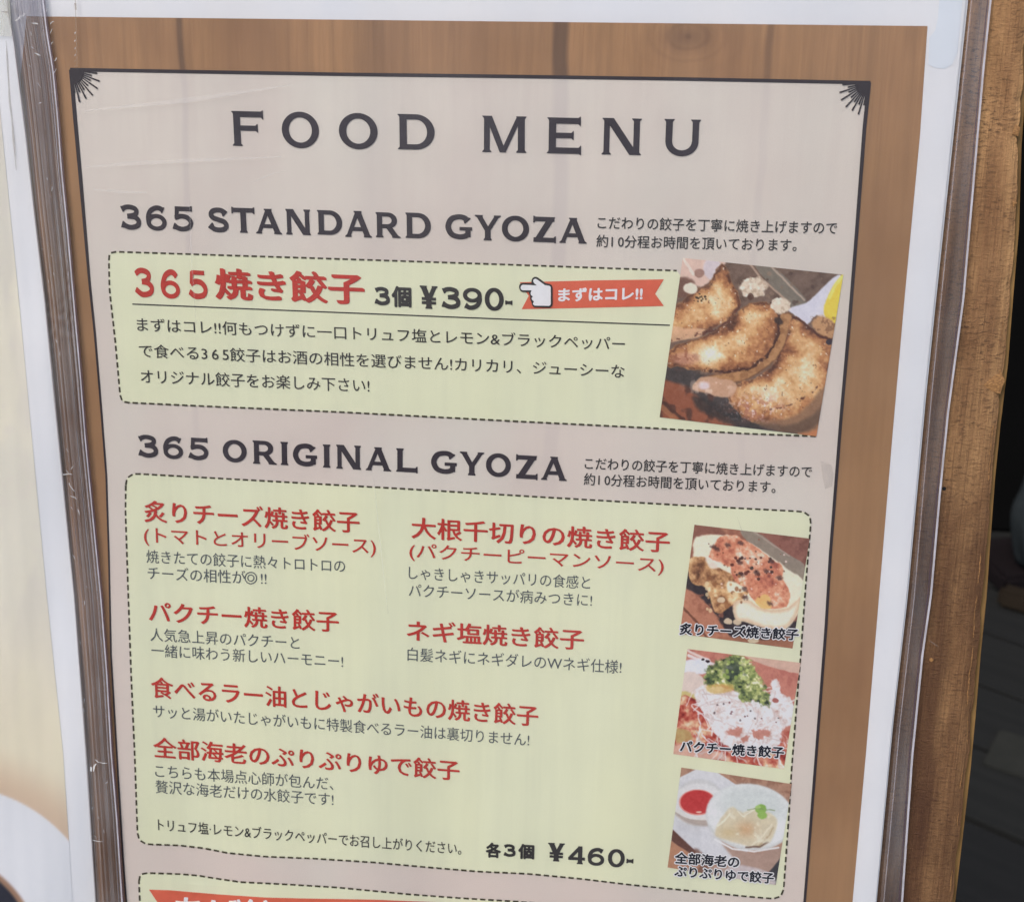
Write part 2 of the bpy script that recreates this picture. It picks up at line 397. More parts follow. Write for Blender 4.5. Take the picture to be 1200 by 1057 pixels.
V, Fc = merge(lines); make('frame_line', V, Fc, M_black, menu, uv=pageuv(V))

def poly_px(pts, lift, sub=6.0):
    """filled polygon, split into a fine fan grid by triangulating and bisecting long edges"""
    q = [tuple(map(float, p[:2])) for p in pts]
    f = [tuple(t) for t in tessellate_polygon([[Vector((x, y, 0)) for x, y in q]])]
    for _ in range(7):
        mid = {}; out = []
        def m_(a, b_):
            k_ = (min(a, b_), max(a, b_))
            if k_ in mid: return mid[k_]
            if math.hypot(q[a][0] - q[b_][0], q[a][1] - q[b_][1]) <= sub: mid[k_] = None
            else: q.append(((q[a][0] + q[b_][0]) / 2, (q[a][1] + q[b_][1]) / 2)); mid[k_] = len(q) - 1
            return mid[k_]
        for (a, b_, c) in f:
            x, y, z = m_(a, b_), m_(b_, c), m_(c, a); n_ = sum(v is not None for v in (x, y, z))
            if n_ == 0: out.append((a, b_, c)); continue
            if n_ == 3: out += [(a, x, z), (x, b_, y), (z, y, c), (x, y, z)]; continue
            while x is None: a, b_, c, x, y, z = b_, c, a, y, z, x
            if n_ == 1: out += [(a, x, c), (x, b_, c)]
            elif y is not None: out += [(x, b_, y), (a, x, y), (a, y, c)]
            else: out += [(a, x, z), (x, b_, c), (x, c, z)]
        done = len(out) == len(f); f = out
        if done: break
    q = np.array(q)
    # make every face point at the viewer
    out = []
    for t in f:
        a, b_, c = q[t[0]], q[t[1]], q[t[2]]
        cr = (b_[0] - a[0]) * (c[1] - a[1]) - (b_[1] - a[1]) * (c[0] - a[0])
        out.append(t if cr < 0 else t[::-1])
    return at(q[:, 0], q[:, 1], lift), out
def put_poly(name, pts, lift, mat, parent=menu, sub=10, **k):
    V, f = poly_px(pts, lift, sub); return make(name, V, f, mat, parent, uv=pageuv(V), **k)

# corner sunbursts
def sunburst(cx, cy, sx, r_in, rays):
    parts = []
    a = np.linspace(0, np.pi / 2, 8)
    pts = [(cx, cy)] + [(cx + sx * r_in * 1.15 * math.cos(t), cy + r_in * math.sin(t) * 1.25) for t in a]
    parts.append(poly_px(pts, .44, 6))
    for k_, (deg, r) in enumerate(rays):
        t = math.radians(deg); c, s = math.cos(t) * sx, math.sin(t)
        v, f = ribbon([(cx + c * r_in * .7, cy + s * r_in * .7), (cx + c * r, cy + s * r)], [.9, 2.0], .45 + .004 * k_, 4)
        parts.append((v, f))
    V, Fc = merge(parts); make('corner_sunburst', V, Fc, M_black, menu, uv=pageuv(V))
rays = [(6, 30), (14, 24), (21, 35), (28, 25), (35, 37), (43, 26), (50, 38), (57, 27), (63, 37), (70, 27), (76, 38), (83, 26)]
sunburst(84, 83, 1, 13, rays); sunburst(1017, 98, -1, 13, [(d - 3, r) for d, r in rays])

# green boxes
def rounded(pts, r):
    """closed polygon with some corners rounded: pts = (x, y, round?)"""
    out = []; n = len(pts)
    for i in range(n):
        x, y, k = pts[i]
        if not k: out.append((x, y)); continue
        p0 = np.array(pts[i - 1][:2], float); p1 = np.array(pts[(i + 1) % n][:2], float); c = np.array((x, y), float)
        a = (p0 - c) / np.linalg.norm(p0 - c); b_ = (p1 - c) / np.linalg.norm(p1 - c)
        for t in np.linspace(0, 1, 7):
            out.append(tuple((1 - t) ** 2 * (c + a * r) + 2 * t * (1 - t) * c + t * t * (c + b_ * r)))
    return out
def dashes(path, pitch, duty, width, lift):
    p = np.array(path, float); s = np.r_[0, np.cumsum(np.hypot(*np.diff(p, axis=0).T))]
    parts = []; q = 0.0
    while q < s[-1] - 2:
        e = min(q + pitch * duty, s[-1]); m = (q + e) / 2
        xs = np.interp([q, m, e], s, p[:, 0]); ys = np.interp([q, m, e], s, p[:, 1])
        parts.append(ribbon(list(zip(xs, ys)), width * (1 + random.uniform(-.06, .06)), lift, 4)); q += pitch
    return merge(parts)
b1_top = [(128, 295), (250, 299), (430, 304.8), (600, 310.5), (793, 317.4)]
b1_bot = [(956, 511.3), (870, 508), (760, 501.5), (600, 493.5), (400, 483), (250, 476.5), (141.5, 471.5)]
path1 = rounded([(x, y, 0) for x, y in b1_bot[:-1]] + [(141.5, 471.5, 1), (135, 400, 0), (128.3, 340, 0), (127.3, 295, 1)] + [(x, y, 0) for x, y in b1_top[1:]], 8)
b2 = [(147.5, 554.5, 1)] + [(x, y, 0) for x, y in ((300, 563), (480, 573.2), (640, 582.8), (800, 592), (936, 599.2))] + [(951.5, 600.5, 1), (950, 615, 0), (944.6, 680, 0), (940.8, 732, 0), (938.4, 767, 0), (935.5, 800, 0), (927.6, 901.4, 0), (924, 961, 0), (917.5, 1053.5, 1)] + \
     [(x, y, 0) for x, y in ((880, 1050.5), (800, 1042.5), (740, 1036.5), (680, 1029.3), (620, 1023.6), (560, 1020.8), (500, 1015.8), (440, 1010.3), (366.7, 1005.6), (310, 1003.3), (267, 999.2), (239, 993.6), (211, 990.3))] + [(161.5, 988.5, 1), (158, 890, 0), (153.5, 788, 0), (150, 690, 0), (147, 600, 0)]
b3 = [(162.3, 1022.3, 1)] + [(x, y, 0) for x, y in ((211, 1023.8), (232, 1025.6), (253, 1029), (281.7, 1033.2), (338, 1036), (395, 1039.5), (440, 1043.8), (480, 1047.6), (540, 1052), (602, 1055.8), (700, 1063), (800, 1073), (915, 1084))] + [(905, 1200, 0), (172, 1180, 0), (165, 1080, 0)]
fill1 = rounded([(127.3, 295, 1)] + [(x, y, 0) for x, y in b1_top[1:]] + [(870, 420, 0)] + [(x, y, 0) for x, y in b1_bot[:-1]] + [(141.5, 471.5, 1), (135, 400, 0), (128.3, 340, 0)], 8)
boxes = []
for pth, fl in ((path1, fill1), (None, rounded(b2, 14)), (None, rounded(b3, 10))):
    bx = put_poly('menu_box', fl, .32, M_green, menu, 9)
    cl = pth if pth else list(fl) + [fl[0]]
    V, Fc = dashes(cl, 9.7, .66, 2.1, .42); make('dashed_border', V, Fc, M_dash, bx, uv=pageuv(V)); boxes.append(bx)
box1, box2, box3 = boxes
V, Fc = ribbon([(155, 356.5), (300, 362.5), (430, 367.7), (600, 374.5), (785, 381.3)], 1.5, .42)
make('rule_line', V, Fc, M_text, box1, uv=pageuv(V))

# ------------------------------------------------------------------ Japanese and other plain lettering
_cache = {}
def text_mesh(s, bold):
    key = (s, bold)
    if key in _cache: return _cache[key]
    c = bpy.data.curves.new('t', 'FONT'); c.body = s; c.size = 1; c.offset = bold; c.resolution_u = 3; c.fill_mode = 'FRONT'
    o = bpy.data.objects.new('t', c); COL.objects.link(o)
    dg = bpy.context.evaluated_depsgraph_get(); me = bpy.data.meshes.new_from_object(o.evaluated_get(dg))
    n = len(me.vertices); co = np.zeros(n * 3); me.vertices.foreach_get('co', co); co = co.reshape(-1, 3)[:, :2]
    f = [tuple(p.vertices) for p in me.polygons]
    bpy.data.objects.remove(o); bpy.data.curves.remove(c); bpy.data.meshes.remove(me)
    _cache[key] = (co, f); return co, f
def vdir(x, y):                                # sideways drift per pixel downwards, from the page's own verticals
    l = np.interp(y, [100, 450, 560, 1057], [.085, .08, .05, .045])
    return l + (-.078 - l) * np.clip((x - 100) / 900, 0, 1.1)
def letter(name, s, x0, x1, yb0, yb1, h, mat, parent, bold=0.0, lift=.47, mid=None, grow=0.0, anchors=None, h1=None, K=7, nib=None):
    """plain lettering laid along a measured baseline; heavier weights are inked by overlapping slightly shifted strokes"""
    co, f = text_mesh(s, 0.0)
    mn, mx = co.min(0), co.max(0); r0 = bold - grow
    mn = mn - r0; mx = mx + r0
    bx_ = [x0, x1]; by_ = [yb0, yb1]
    if mid: bx_ = [x0] + [m[0] for m in mid] + [x1]; by_ = [yb0] + [m[1] for m in mid] + [yb1]
    parts = []
    shifts = [(0., 0.)] + ([(bold * math.cos(2 * math.pi * (k_ + .5) / K), bold * math.sin(2 * math.pi * (k_ + .5) / K)) for k_ in range(K)] if bold > .001 else [])
    if nib:                                    # a flat brush: thick across, thin along
        c_, s_ = math.cos(nib[2]), math.sin(nib[2]); shifts = [(0., 0.)] + [(nib[0] * math.cos(t_) * c_ - nib[1] * math.sin(t_) * s_, nib[0] * math.cos(t_) * s_ + nib[1] * math.sin(t_) * c_) for t_ in np.linspace(0, 2 * math.pi, 11)[:-1]]
    for k_, (ox, oy) in enumerate(shifts):
        u = (co[:, 0] + ox - mn[0]) / (mx[0] - mn[0]); v = (co[:, 1] + oy - mn[1]) / (mx[1] - mn[1])
        if anchors: u = np.interp(u, [-.1, 0] + [a for a, _ in anchors] + [1, 1.1], [-.1, 0] + [(b_ - x0) / (x1 - x0) for _, b_ in anchors] + [1, 1.1])
        x = x0 + (x1 - x0) * u
        if len(bx_) > 2: yb = np.polyval(np.polyfit(bx_, by_, min(3, len(bx_) - 1)), x)
        else: yb = yb0 + (yb1 - yb0) / (x1 - x0) * (x - x0)
        hh = h + ((h1 if h1 else h) - h) * u
        parts.append((at(x - vdir(x, yb) * v * hh, yb - v * hh, lift + .005 * k_), f))
    V, Fc = merge(parts)
    return make(name, V, Fc, mat, parent, uv=pageuv(V), smooth=False)
def ring_px(cx, cy, r, w_):
    a = np.radians(np.linspace(0, 360, 45)); c, s_ = np.cos(a), np.sin(a)
    return (0, np.stack([cx + r * c, cy + r * s_], -1), np.stack([cx + (r - w_) * c, cy + (r - w_) * s_], -1))
def red(s, x0, x1, a, b_, h, par=None, bold=.017, **k): return letter('dish_name', s, x0, x1, a, b_, h, M_red, par or box2, bold=bold, nib=(bold * 1.45, bold * .35, -.5), **k)
def red2(s, x0, x1, a, b_, h, **k): return letter('dish_name', s, x0, x1, a, b_, h, M_red, box2, bold=.008, **k)
def body(s, x0, x1, a, b_, h, par=None, mat=None, bold=.0, **k): return letter('text_line', s, x0, x1, a, b_, h, mat or M_grey, par or box2, bold=bold, **k)
letter('text_line', 'こだわりの餃子を丁寧に焼き上げますので', 700, 980.5, 268.5, 275, 15, M_text, menu, bold=.008, lift=.37)
letter('text_line', '約1\u20090分程お時間を頂いております。', 698.7, 933.3, 290, 295, 14.8, M_text, menu, bold=.008, lift=.37)
letter('text_line', 'こだわりの餃子を丁寧に焼き上げますので', 685, 951, 550, 560, 14.3, M_text, menu, bold=.008, lift=.37)
letter('text_line', '約1\u20090分程お時間を頂いております。', 684, 908.5, 568.5, 578, 14.3, M_text, menu, bold=.008, lift=.37)
red('焼き餃子', 253, 427.5, 351.5, 358, 38, box1, .03)
body('まずはコレ!!何もつけずに一口トリュフ塩とレモン&ブラックペッパー', 161, 732, 388.3, 411.3, 16.2, box1, M_text, .003)
body('で食べる3\u20096\u20095餃子はお酒の相性を選びません!カリカリ、ジューシーな', 163.4, 731.6, 419, 443.5, 16.2, box1, M_text, .003)
body('オリジナル餃子をお楽しみ下さい!', 165.3, 433, 449, 460.3, 16.5, box1, M_text, .003)
letter('price', '個', 459, 482.4, 360, 361, 25, M_text, box1, bold=.04)
red('炙りチーズ焼き餃子', 169.2, 421.4, 611.8, 625, 26)
red2('(トマトとオリーブソース)', 169, 440.4, 639.3, 653, 23)
body('焼きたての餃子に熱々トロトロの', 171.7, 404.4, 659.5, 671, 15.5)
body('チーズの相性が\u3000!!', 173.4, 312.3, 679, 685.5, 15.8)
V, Fc = merge([(lambda sp_: (at(np.r_[sp_[1][:, 0], sp_[2][:, 0]], np.r_[sp_[1][:, 1], sp_[2][:, 1]], .47), [(q, q + 1, 46 + q, 45 + q) for q in range(44)]))(ring_px(293.9, 677.2, r_, 1.15)) for r_ in (7.3, 4.2)])
make('double_circle', V, Fc, M_grey, box2, uv=pageuv(V), smooth=False)
red('パクチー焼き餃子', 174.6, 397.3, 729, 741, 25)
body('人気急上昇のパクチーと', 176.3, 351, 751, 761, 15.5)
body('一緒に味わう新しいハーモニー!', 177.7, 402, 769.5, 782.5, 15.5)
red('大根千切りの焼き餃子', 482, 784.4, 631, 648, 25.5)
red2('(パクチーピーマンソース)', 479.6, 777.5, 657, 674.5, 21)
body('しゃきしゃきサッパリの食感と', 479, 691.4, 678.5, 690.5, 15.5)
body('パクチーソースが病みつきに!', 479, 693.5, 699, 711, 15.5)
red('ネギ塩焼き餃子', 476.6, 684, 751, 762, 25)
body('白髪ネギにネギダレのWネギ仕様!', 477.5, 728, 774, 789.5, 16)
red('食べるラー油とじゃがいもの焼き餃子', 177.4, 630.5, 817.5, 851.5, 25)
body('サッと湯がいたじゃがいもに特製食べるラー油は裏切りません!', 179.7, 620, 840.5, 874.5, 15.5)
red('全部海老のぷりぷりゆで餃子', 180, 538.4, 887.5, 915, 24.5)
body('こちらも本場点心師が包んだ、', 182, 390.8, 910.5, 926, 15.5)
body('贅沢な海老だけの水餃子です!', 182.5, 390.8, 929, 944.3, 15.5)
body('トリュフ塩·レモン&ブラックペッパーでお召し上がりください。', 185.3, 540.5, 973, 1001.5, 14.5, None, M_text, .004, mid=[(330, 985)])
letter('price', '各', 569, 587, 1004.4, 1005.5, 18, M_text, box2, bold=.045)
letter('price', '個', 607, 626, 1006, 1007, 18, M_text, box2, bold=.045)

# ------------------------------------------------------------------ small-serif capitals drawn as outlines
def stk(xb, xt, w_, y0=0., y1=1., sb=1, st=1, s=.05, f=.075):
    X = lambda y: xb + (xt - xb) * (y - y0) / (y1 - y0)
    L = [(xb - w_ / 2 - s * sb, y0), (xb - w_ / 2 - s * sb, y0 + .018 * sb), (X(y0 + f) - w_ / 2, y0 + f), (X(y1 - f) - w_ / 2, y1 - f), (xt - w_ / 2 - s * st, y1 - .018 * st), (xt - w_ / 2 - s * st, y1)]
    Rr = [(x + w_ + 2 * s * (sb if i < 2 else st if i > 3 else 0), y) for i, (x, y) in enumerate(L)]
    return ('poly', L + Rr[::-1])
def arm(x0, x1, y0, y1, up=.035, dn=.06, f=.07):
    if x1 > x0: return ('poly', [(x0, y0), (x1 - f, y0), (x1 - .018, y0 - dn), (x1, y0 - dn), (x1, y1 + up), (x1 - .018, y1 + up), (x1 - f, y1), (x0, y1)])
    return ('poly', [(x0, y0), (x1 + f, y0), (x1 + .018, y0 - dn), (x1, y0 - dn), (x1, y1 + up), (x1 + .018, y1 + up), (x1 + f, y1), (x0, y1)])
def ring(cx, cy, rx, ry, tx, ty, a0=0, a1=360):
    a = np.radians(np.linspace(a0, a1, 45)); c, s = np.cos(a), np.sin(a)
    return ('strip', np.stack([cx + rx * c, cy + ry * s], -1), np.stack([cx + (rx - tx) * c, cy + (ry - ty) * s], -1))
def swash(pts, w_, flare=1.5):
    p = np.array(pts, float); n = len(p); q = np.vstack([2 * p[0] - p[1], p, 2 * p[-1] - p[-2]]); out = []
    for i in range(n - 1):
        a, b_, c, d = q[i:i + 4]
        for t in np.linspace(0, 1, 9)[:-1]:
            out.append(.5 * ((2 * b_) + (-a + c) * t + (2 * a - 5 * b_ + 4 * c - d) * t * t + (-a + 3 * b_ - 3 * c + d) * t ** 3))
    out.append(p[-1]); o = np.array(out); g = np.gradient(o, axis=0); g /= np.linalg.norm(g, axis=1)[:, None]
    nn = np.stack([-g[:, 1], g[:, 0]], -1); s = np.linspace(0, 1, len(o))
    f0, f1 = (flare, flare) if np.isscalar(flare) else flare
    wd = w_ / 2 * (1 + (f0 - 1) * np.clip(1 - s / .07, 0, 1) + (f1 - 1) * np.clip(1 - (1 - s) / .07, 0, 1))
    return ('strip', o + nn * wd[:, None], o - nn * wd[:, None])
def rot180(ps):
    out = []
    for p in ps: out.append((p[0],) + tuple(1 - np.array(a) for a in p[1:]))
    return out
G = {}
G['F'] = [stk(.16, .16, .21), arm(.2, .98, .83, 1.), arm(.2, .80, .44, .59, .05, .05)]
G['E'] = [stk(.16, .16, .21), arm(.2, .98, .83, 1.), arm(.2, .78, .43, .58, .05, .05), arm(.2, 1., 0, .17, .06, .035)]
G['D'] = [stk(.15, .15, .2), ('poly', [(.2, 0), (.5, 0), (.5, .15), (.2, .15)]), ('poly', [(.2, .85), (.5, .85), (.5, 1), (.2, 1)]), ring(.5, .5, .52, .5, .21, .15, -90, 90)]
G['O'] = [ring(.5, .5, .5, .5, .19, .155)]
G['M'] = [stk(.15, .15, .17), stk(1.15, 1.15, .2), stk(.62, .2, .19, 0, 1, 0, 0), stk(.62, 1.1, .15, 0, 1, 0, 0)]
G['N'] = [stk(.14, .14, .16), stk(.96, .96, .17), stk(.9, .2, .25, 0, 1, 0, 0)]
G['U'] = [stk(.15, .15, .2, .36, 1, 0, 1), stk(.93, .93, .19, .36, 1, 0, 1), ring(.54, .38, .485, .4, .2, .165, 180, 360)]
G['S'] = [swash([(.84, .76), (.70, .89), (.48, .925), (.24, .87), (.14, .73), (.24, .59), (.5, .51), (.78, .42), (.88, .26), (.76, .12), (.5, .075), (.25, .12), (.09, .27)], .18, 1.6)]
G['T'] = [stk(.5, .5, .22, 0, 1, 1, 0), arm(.5, 1.0, .84, 1.), arm(.5, 0, .84, 1.)]
G['A'] = [stk(.12, .56, .15, 0, 1, 1, 1), stk(1.0, .56, .23, 0, 1, 1, 1), ('poly', [(.3, .24), (.84, .24), (.78, .37), (.35, .37)])]
G['R'] = [stk(.15, .15, .2), ('poly', [(.2, .86), (.5, .86), (.5, 1), (.2, 1)]), ('poly', [(.2, .38), (.5, .38), (.5, .52), (.2, .52)]), ring(.5, .69, .4, .31, .2, .14, -90, 90), stk(.88, .52, .24, 0, .46, 1, 0)]
G['Y'] = [stk(.52, .52, .22, 0, .5, 1, 0), stk(.52, .13, .21, .38, 1, 0, 1), stk(.52, .93, .17, .38, 1, 0, 1)]
G['Z'] = [arm(.9, .03, .84, 1.), arm(.05, .97, 0, .16, .06, .035), stk(.17, .80, .26, 0, 1, 0, 0)]
G['I'] = [stk(.2, .2, .22)]
G['L'] = [stk(.16, .16, .21), arm(.2, .95, 0, .165, .06, .035)]
G['G'] = [swash([(.86, .76), (.72, .89), (.5, .92), (.24, .82), (.11, .5), (.24, .18), (.5, .075), (.74, .10), (.86, .18)], .19, (1.6, 1)), stk(.87, .87, .18, .08, .48, 0, 0), ('poly', [(.56, .36), (1.02, .36), (1.02, .48), (.56, .48)])]
G['3'] = [swash([(.10, .83), (.28, .915), (.5, .93), (.74, .86), (.80, .73), (.68, .6), (.36, .54)], .17, (1.5, 1)), swash([(.36, .54), (.70, .51), (.87, .36), (.83, .18), (.62, .09), (.38, .085), (.07, .2)], .18, (1, 1.5))]
G['6'] = [ring(.52, .32, .46, .33, .17, .14), swash([(.86, .82), (.68, .91), (.48, .90), (.26, .78), (.14, .55), (.145, .32)], .17, (1.5, 1))]
G['9'] = rot180(G['6'])
G['5'] = [arm(.16, .93, .84, 1., .03, .02), stk(.2, .24, .15, .5, .95, 0, 0), swash([(.14, .54), (.42, .61), (.70, .56), (.86, .38), (.79, .18), (.55, .085), (.32, .09), (.05, .2)], .17, (1, 1.5))]
G['4'] = [stk(.7, .7, .22, 0, 1, 1, 0), swash([(.66, .92), (.12, .34)], .15, 1), ('poly', [(.02, .22), (.98, .22), (.98, .36), (.02, .36)])]
G['0'] = [ring(.5, .5, .5, .5, .21, .14)]
G['¥'] = [stk(.52, .52, .33, 0, .5, 1, 0), stk(.52, .13, .34, .38, 1, 0, 1), stk(.52, .93, .26, .38, 1, 0, 1), ('poly', [(.05, .38), (.99, .38), (.99, .48), (.05, .48)]), ('poly', [(.05, .2), (.99, .2), (.99, .30), (.05, .30)])]
G['-'] = [arm(.5, 1, .22, .78, .22, .22, .25), arm(.5, 0, .22, .78, .22, .22, .25)]
# round-ended red numerals
R3 = [swash([(.10, .82), (.28, .93), (.5, .955), (.76, .87), (.80, .72), (.68, .58), (.42, .53)], .19, 1), swash([(.42, .53), (.72, .49), (.92, .34), (.88, .16), (.66, .06), (.36, .05), (.06, .22)], .19, 1)]
R6 = [ring(.5, .31, .48, .32, .18, .145), swash([(.84, .80), (.70, .92), (.5, .94), (.25, .8), (.10, .5), (.105, .3)], .19, 1)]
R5 = [swash([(.88, .93), (.2, .93)], .15, 1), swash([(.21, .96), (.16, .5)], .16, 1), swash([(.14, .51), (.42, .60), (.74, .54), (.92, .34), (.84, .13), (.6, .055), (.3, .06), (.04, .2)], .19, 1)]
def capitals(name, items, mat, parent, lift=.37, fat=.0):
    """items: glyph, x0, x1, top, bottom of its ink in the photograph"""
    parts = []; cnt = 0
    for ch, x0, x1, yt, yb in items:
        x0, x1, yt, yb = x0 + fat, x1 - fat, yt + fat, yb - fat
        ps = ch if isinstance(ch, list) else G[ch]
        allp = np.concatenate([np.concatenate([np.array(a) for a in p[1:]]) for p in ps]); mn, mx = allp.min(0), allp.max(0)
        if ch == 'I': pass
        slope = .0225 if yb < 200 else (.035 if yb < 300 else .052)
        def mp(a):
            a = np.array(a, float); u = (a[:, 0] - mn[0]) / (mx[0] - mn[0]); v = (a[:, 1] - mn[1]) / (mx[1] - mn[1])
            wv = (x1 - x0) * slope
            hh = (yb - yt) - wv
            vd = float(vdir((x0 + x1) / 2, yb))
            lean = abs(vd) * hh
            xa = x0 + (lean if vd > 0 else 0); xb = x1 - (0 if vd > 0 else lean)
            # vertical drift: top shifts left where verticals run down-right
            X = (xa + (x1 - xa - (0 if vd > 0 else lean)) * u) - vd * hh * v
            if vd <= 0: X = x0 + (x1 - x0 - lean) * u - vd * hh * v
            Y = yb - wv * (1 - u) - hh * v
            return X, Y
        for p, sx_, sy_ in [(p, a_ * fat, b_ * fat) for p in ps for a_, b_ in (((-1, -1), (1, -1), (1, 1), (-1, 1)) if fat else ((0, 0),))]:
            cnt += 1; lf = lift + .006 * (cnt % 9)
            if p[0] == 'poly':
                X, Y = mp(p[1]); parts.append(poly_px(list(zip(X + sx_, Y + sy_)), lf, 8))
            else:
                n = len(p[1]); Xa, Ya = mp(p[1]); Xb, Yb = mp(p[2]); Xa, Xb, Ya, Yb = Xa + sx_, Xb + sx_, Ya + sy_, Yb + sy_
                parts.append((at(np.r_[Xa, Xb], np.r_[Ya, Yb], lf), [(k, k + 1, n + k + 1, n + k) for k in range(n - 1)]))
    V, Fc = merge(parts); return make(name, V, Fc, mat, parent, uv=pageuv(V), smooth=False)
capitals('heading', [('F', 270.7, 310, 128.9, 172), ('O', 329.3, 374.5, 130.7, 174.6), ('O', 396.5, 443, 132.2, 175.9), ('D', 465.7, 509.6, 133.8, 176.2),
                     ('M', 565, 617, 135.8, 179.6), ('E', 640.7, 681.6, 136.3, 182.3), ('N', 704.8, 752.3, 138.4, 182.3), ('U', 776.9, 821.6, 139.7, 184)], M_head, menu)
capitals('heading', [('3', 140, 165.8, 239.5, 270), ('6', 170, 195.8, 240.5, 271), ('5', 200.5, 226.8, 241, 272), ('S', 242.5, 268.3, 243, 273), ('T', 270.8, 299.3, 242.5, 273.5), ('A', 298.8, 330.5, 244.5, 275),
                     ('N', 334.3, 364.3, 245, 276), ('D', 371.3, 401.3, 246.3, 276), ('A', 403.8, 435.8, 247, 278.8), ('R', 440, 469.5, 248.8, 279.3), ('D', 475, 505, 249.3, 280), ('G', 521.8, 553.3, 250.8, 281.3),
                     ('Y', 556.3, 586.8, 252, 282.5), ('O', 588, 620, 252.5, 283.8), ('Z', 624.5, 651.8, 253, 285.5), ('A', 655.5, 688, 255, 285.8)], M_head, menu, fat=.38)
capitals('heading', [('3', 161, 185.5, 509, 537), ('6', 190.6, 214.7, 510.6, 538.6), ('5', 219.8, 244.3, 511.8, 540), ('O', 260.6, 289.3, 514.8, 542.6), ('R', 295.9, 324.3, 516, 544.7), ('I', 328.5, 337.8, 517.6, 545.2),
                     ('G', 343, 371.7, 519, 547.3), ('I', 378.2, 387.2, 520.7, 548.2), ('N', 393.9, 423, 521, 550.5), ('A', 428.5, 458.3, 523.5, 552.5), ('L', 464.2, 489.4, 525.2, 554.8), ('G', 505, 535.3, 527.5, 556),
                     ('Y', 538.4, 567.5, 529, 557.8), ('O', 569.2, 598.8, 530.5, 559.7), ('Z', 604.2, 630.5, 532.2, 562.7), ('A', 634, 664.8, 534.5, 563.7)], M_head, menu, fat=.38)
capitals('dish_name', [(R3, 156.3, 181, 313.3, 349.3), (R6, 187, 211.5, 315, 350.8), (R5, 219.5, 243.8, 316.5, 351.5)], M_red, box1, .47, .3)
capitals('price', [('3', 438.6, 457, 336, 358.5), ('¥', 491.7, 513, 334.7, 362.5), ('3', 517.3, 539.5, 336, 363), ('9', 542.5, 564.7, 337, 364), ('0', 568, 590.3, 337, 365), ('-', 592, 600.5, 352.0, 357.8)], M_text, box1, .47, .42)
capitals('price', [('3', 590, 604.4, 988.5, 1004), ('¥', 641.6, 662, 987, 1009.5), ('4', 665.6, 686, 990.6, 1012.5), ('6', 688.4, 708.5, 992.4, 1014.6), ('0', 712, 732.5, 994, 1016.4), ('-', 734, 742.4, 1005.6, 1011.6)], M_text, box2, .47, .38)

# ribbon with the pointing hand
rb = put_poly('ribbon_banner', [(609, 331), (695, 328.8), (778, 327.6), (767.7, 344.5), (778, 358.8), (695, 360.8), (611.3, 362.5), (619.5, 347)], .42, M_orange, box1)
letter('banner_text', 'まずはコレ!!', 654, 753, 354, 352, 16.2, M_wink, rb, bold=.035, lift=.50)
c2 = lambda x, y: (600 + x / 19.2, 315 + y / 19.2)
hand_o = [(158, 430), (162, 375), (190, 335), (240, 320), (435, 325), (440, 260), (462, 215), (500, 188), (545, 185), (590, 205), (760, 330), (850, 345), (890, 370), (912, 420), (915, 800), (895, 850), (850, 885), (500, 868), (455, 830), (436, 750), (410, 690), (405, 610), (385, 560), (380, 525), (235, 525), (190, 500)]
hand_i = [(192, 430), (205, 385), (245, 362), (560, 378), (500, 330), (478, 290), (480, 250), (520, 228), (560, 240), (740, 372), (840, 385), (872, 415), (872, 790), (858, 825), (830, 838), (510, 832), (470, 800), (478, 765), (498, 740), (455, 705), (440, 665), (468, 628), (425, 590), (418, 545), (440, 488), (240, 488), (205, 470)]
ho = put_poly('hand_outline', [c2(*p) for p in hand_o], .66, M_text, rb, 5)
put_poly('hand', [c2(*p) for p in hand_i], .74, M_wink, rb, 5)
rb3 = put_poly('ribbon_banner', [(174.6, 1042), (200, 1042.8), (225, 1045), (256, 1047.6), (310, 1051.2), (352, 1052.3), (395, 1053), (440, 1053.8), (530, 1057.5), (700, 1068), (690, 1110), (210, 1095)], .42, M_orange, box3)
letter('banner_text', 'あげ餃子', 205, 366, 1087, 1096, 39, M_wink, rb3, bold=.02, lift=.55)

# ------------------------------------------------------------------ printed photographs, painted point by point
def hsh(ix, iy, seed):
    h = (ix.astype(np.int64) * 374761393 + iy.astype(np.int64) * 668265263 + seed * 144269504) & 0x7fffffff
    h = ((h ^ (h >> 13)) * 1274126177) & 0x7fffffff
    return ((h ^ (h >> 16)) & 0xffff) / 65535.0
def vn(x, y, sc, seed=0):
    x = x / sc; y = y / sc; ix = np.floor(x); iy = np.floor(y); fx = x - ix; fy = y - iy
    fx = fx * fx * (3 - 2 * fx); fy = fy * fy * (3 - 2 * fy)
    a, b_, c, d = hsh(ix, iy, seed), hsh(ix + 1, iy, seed), hsh(ix, iy + 1, seed), hsh(ix + 1, iy + 1, seed)
    return (a * (1 - fx) + b_ * fx) * (1 - fy) + (c * (1 - fx) + d * fx) * fy
def fbm(x, y, sc, seed=0, o=3):
    s = 0; a = .5; t = 0
    for k in range(o): s = s + a * vn(x, y, sc, seed + k * 7); t += a; a *= .55; sc *= .5
    return s / t
def ss(a, b_, x):
    t = np.clip((x - a) / (b_ - a + 1e-9), 0, 1); return t * t * (3 - 2 * t)
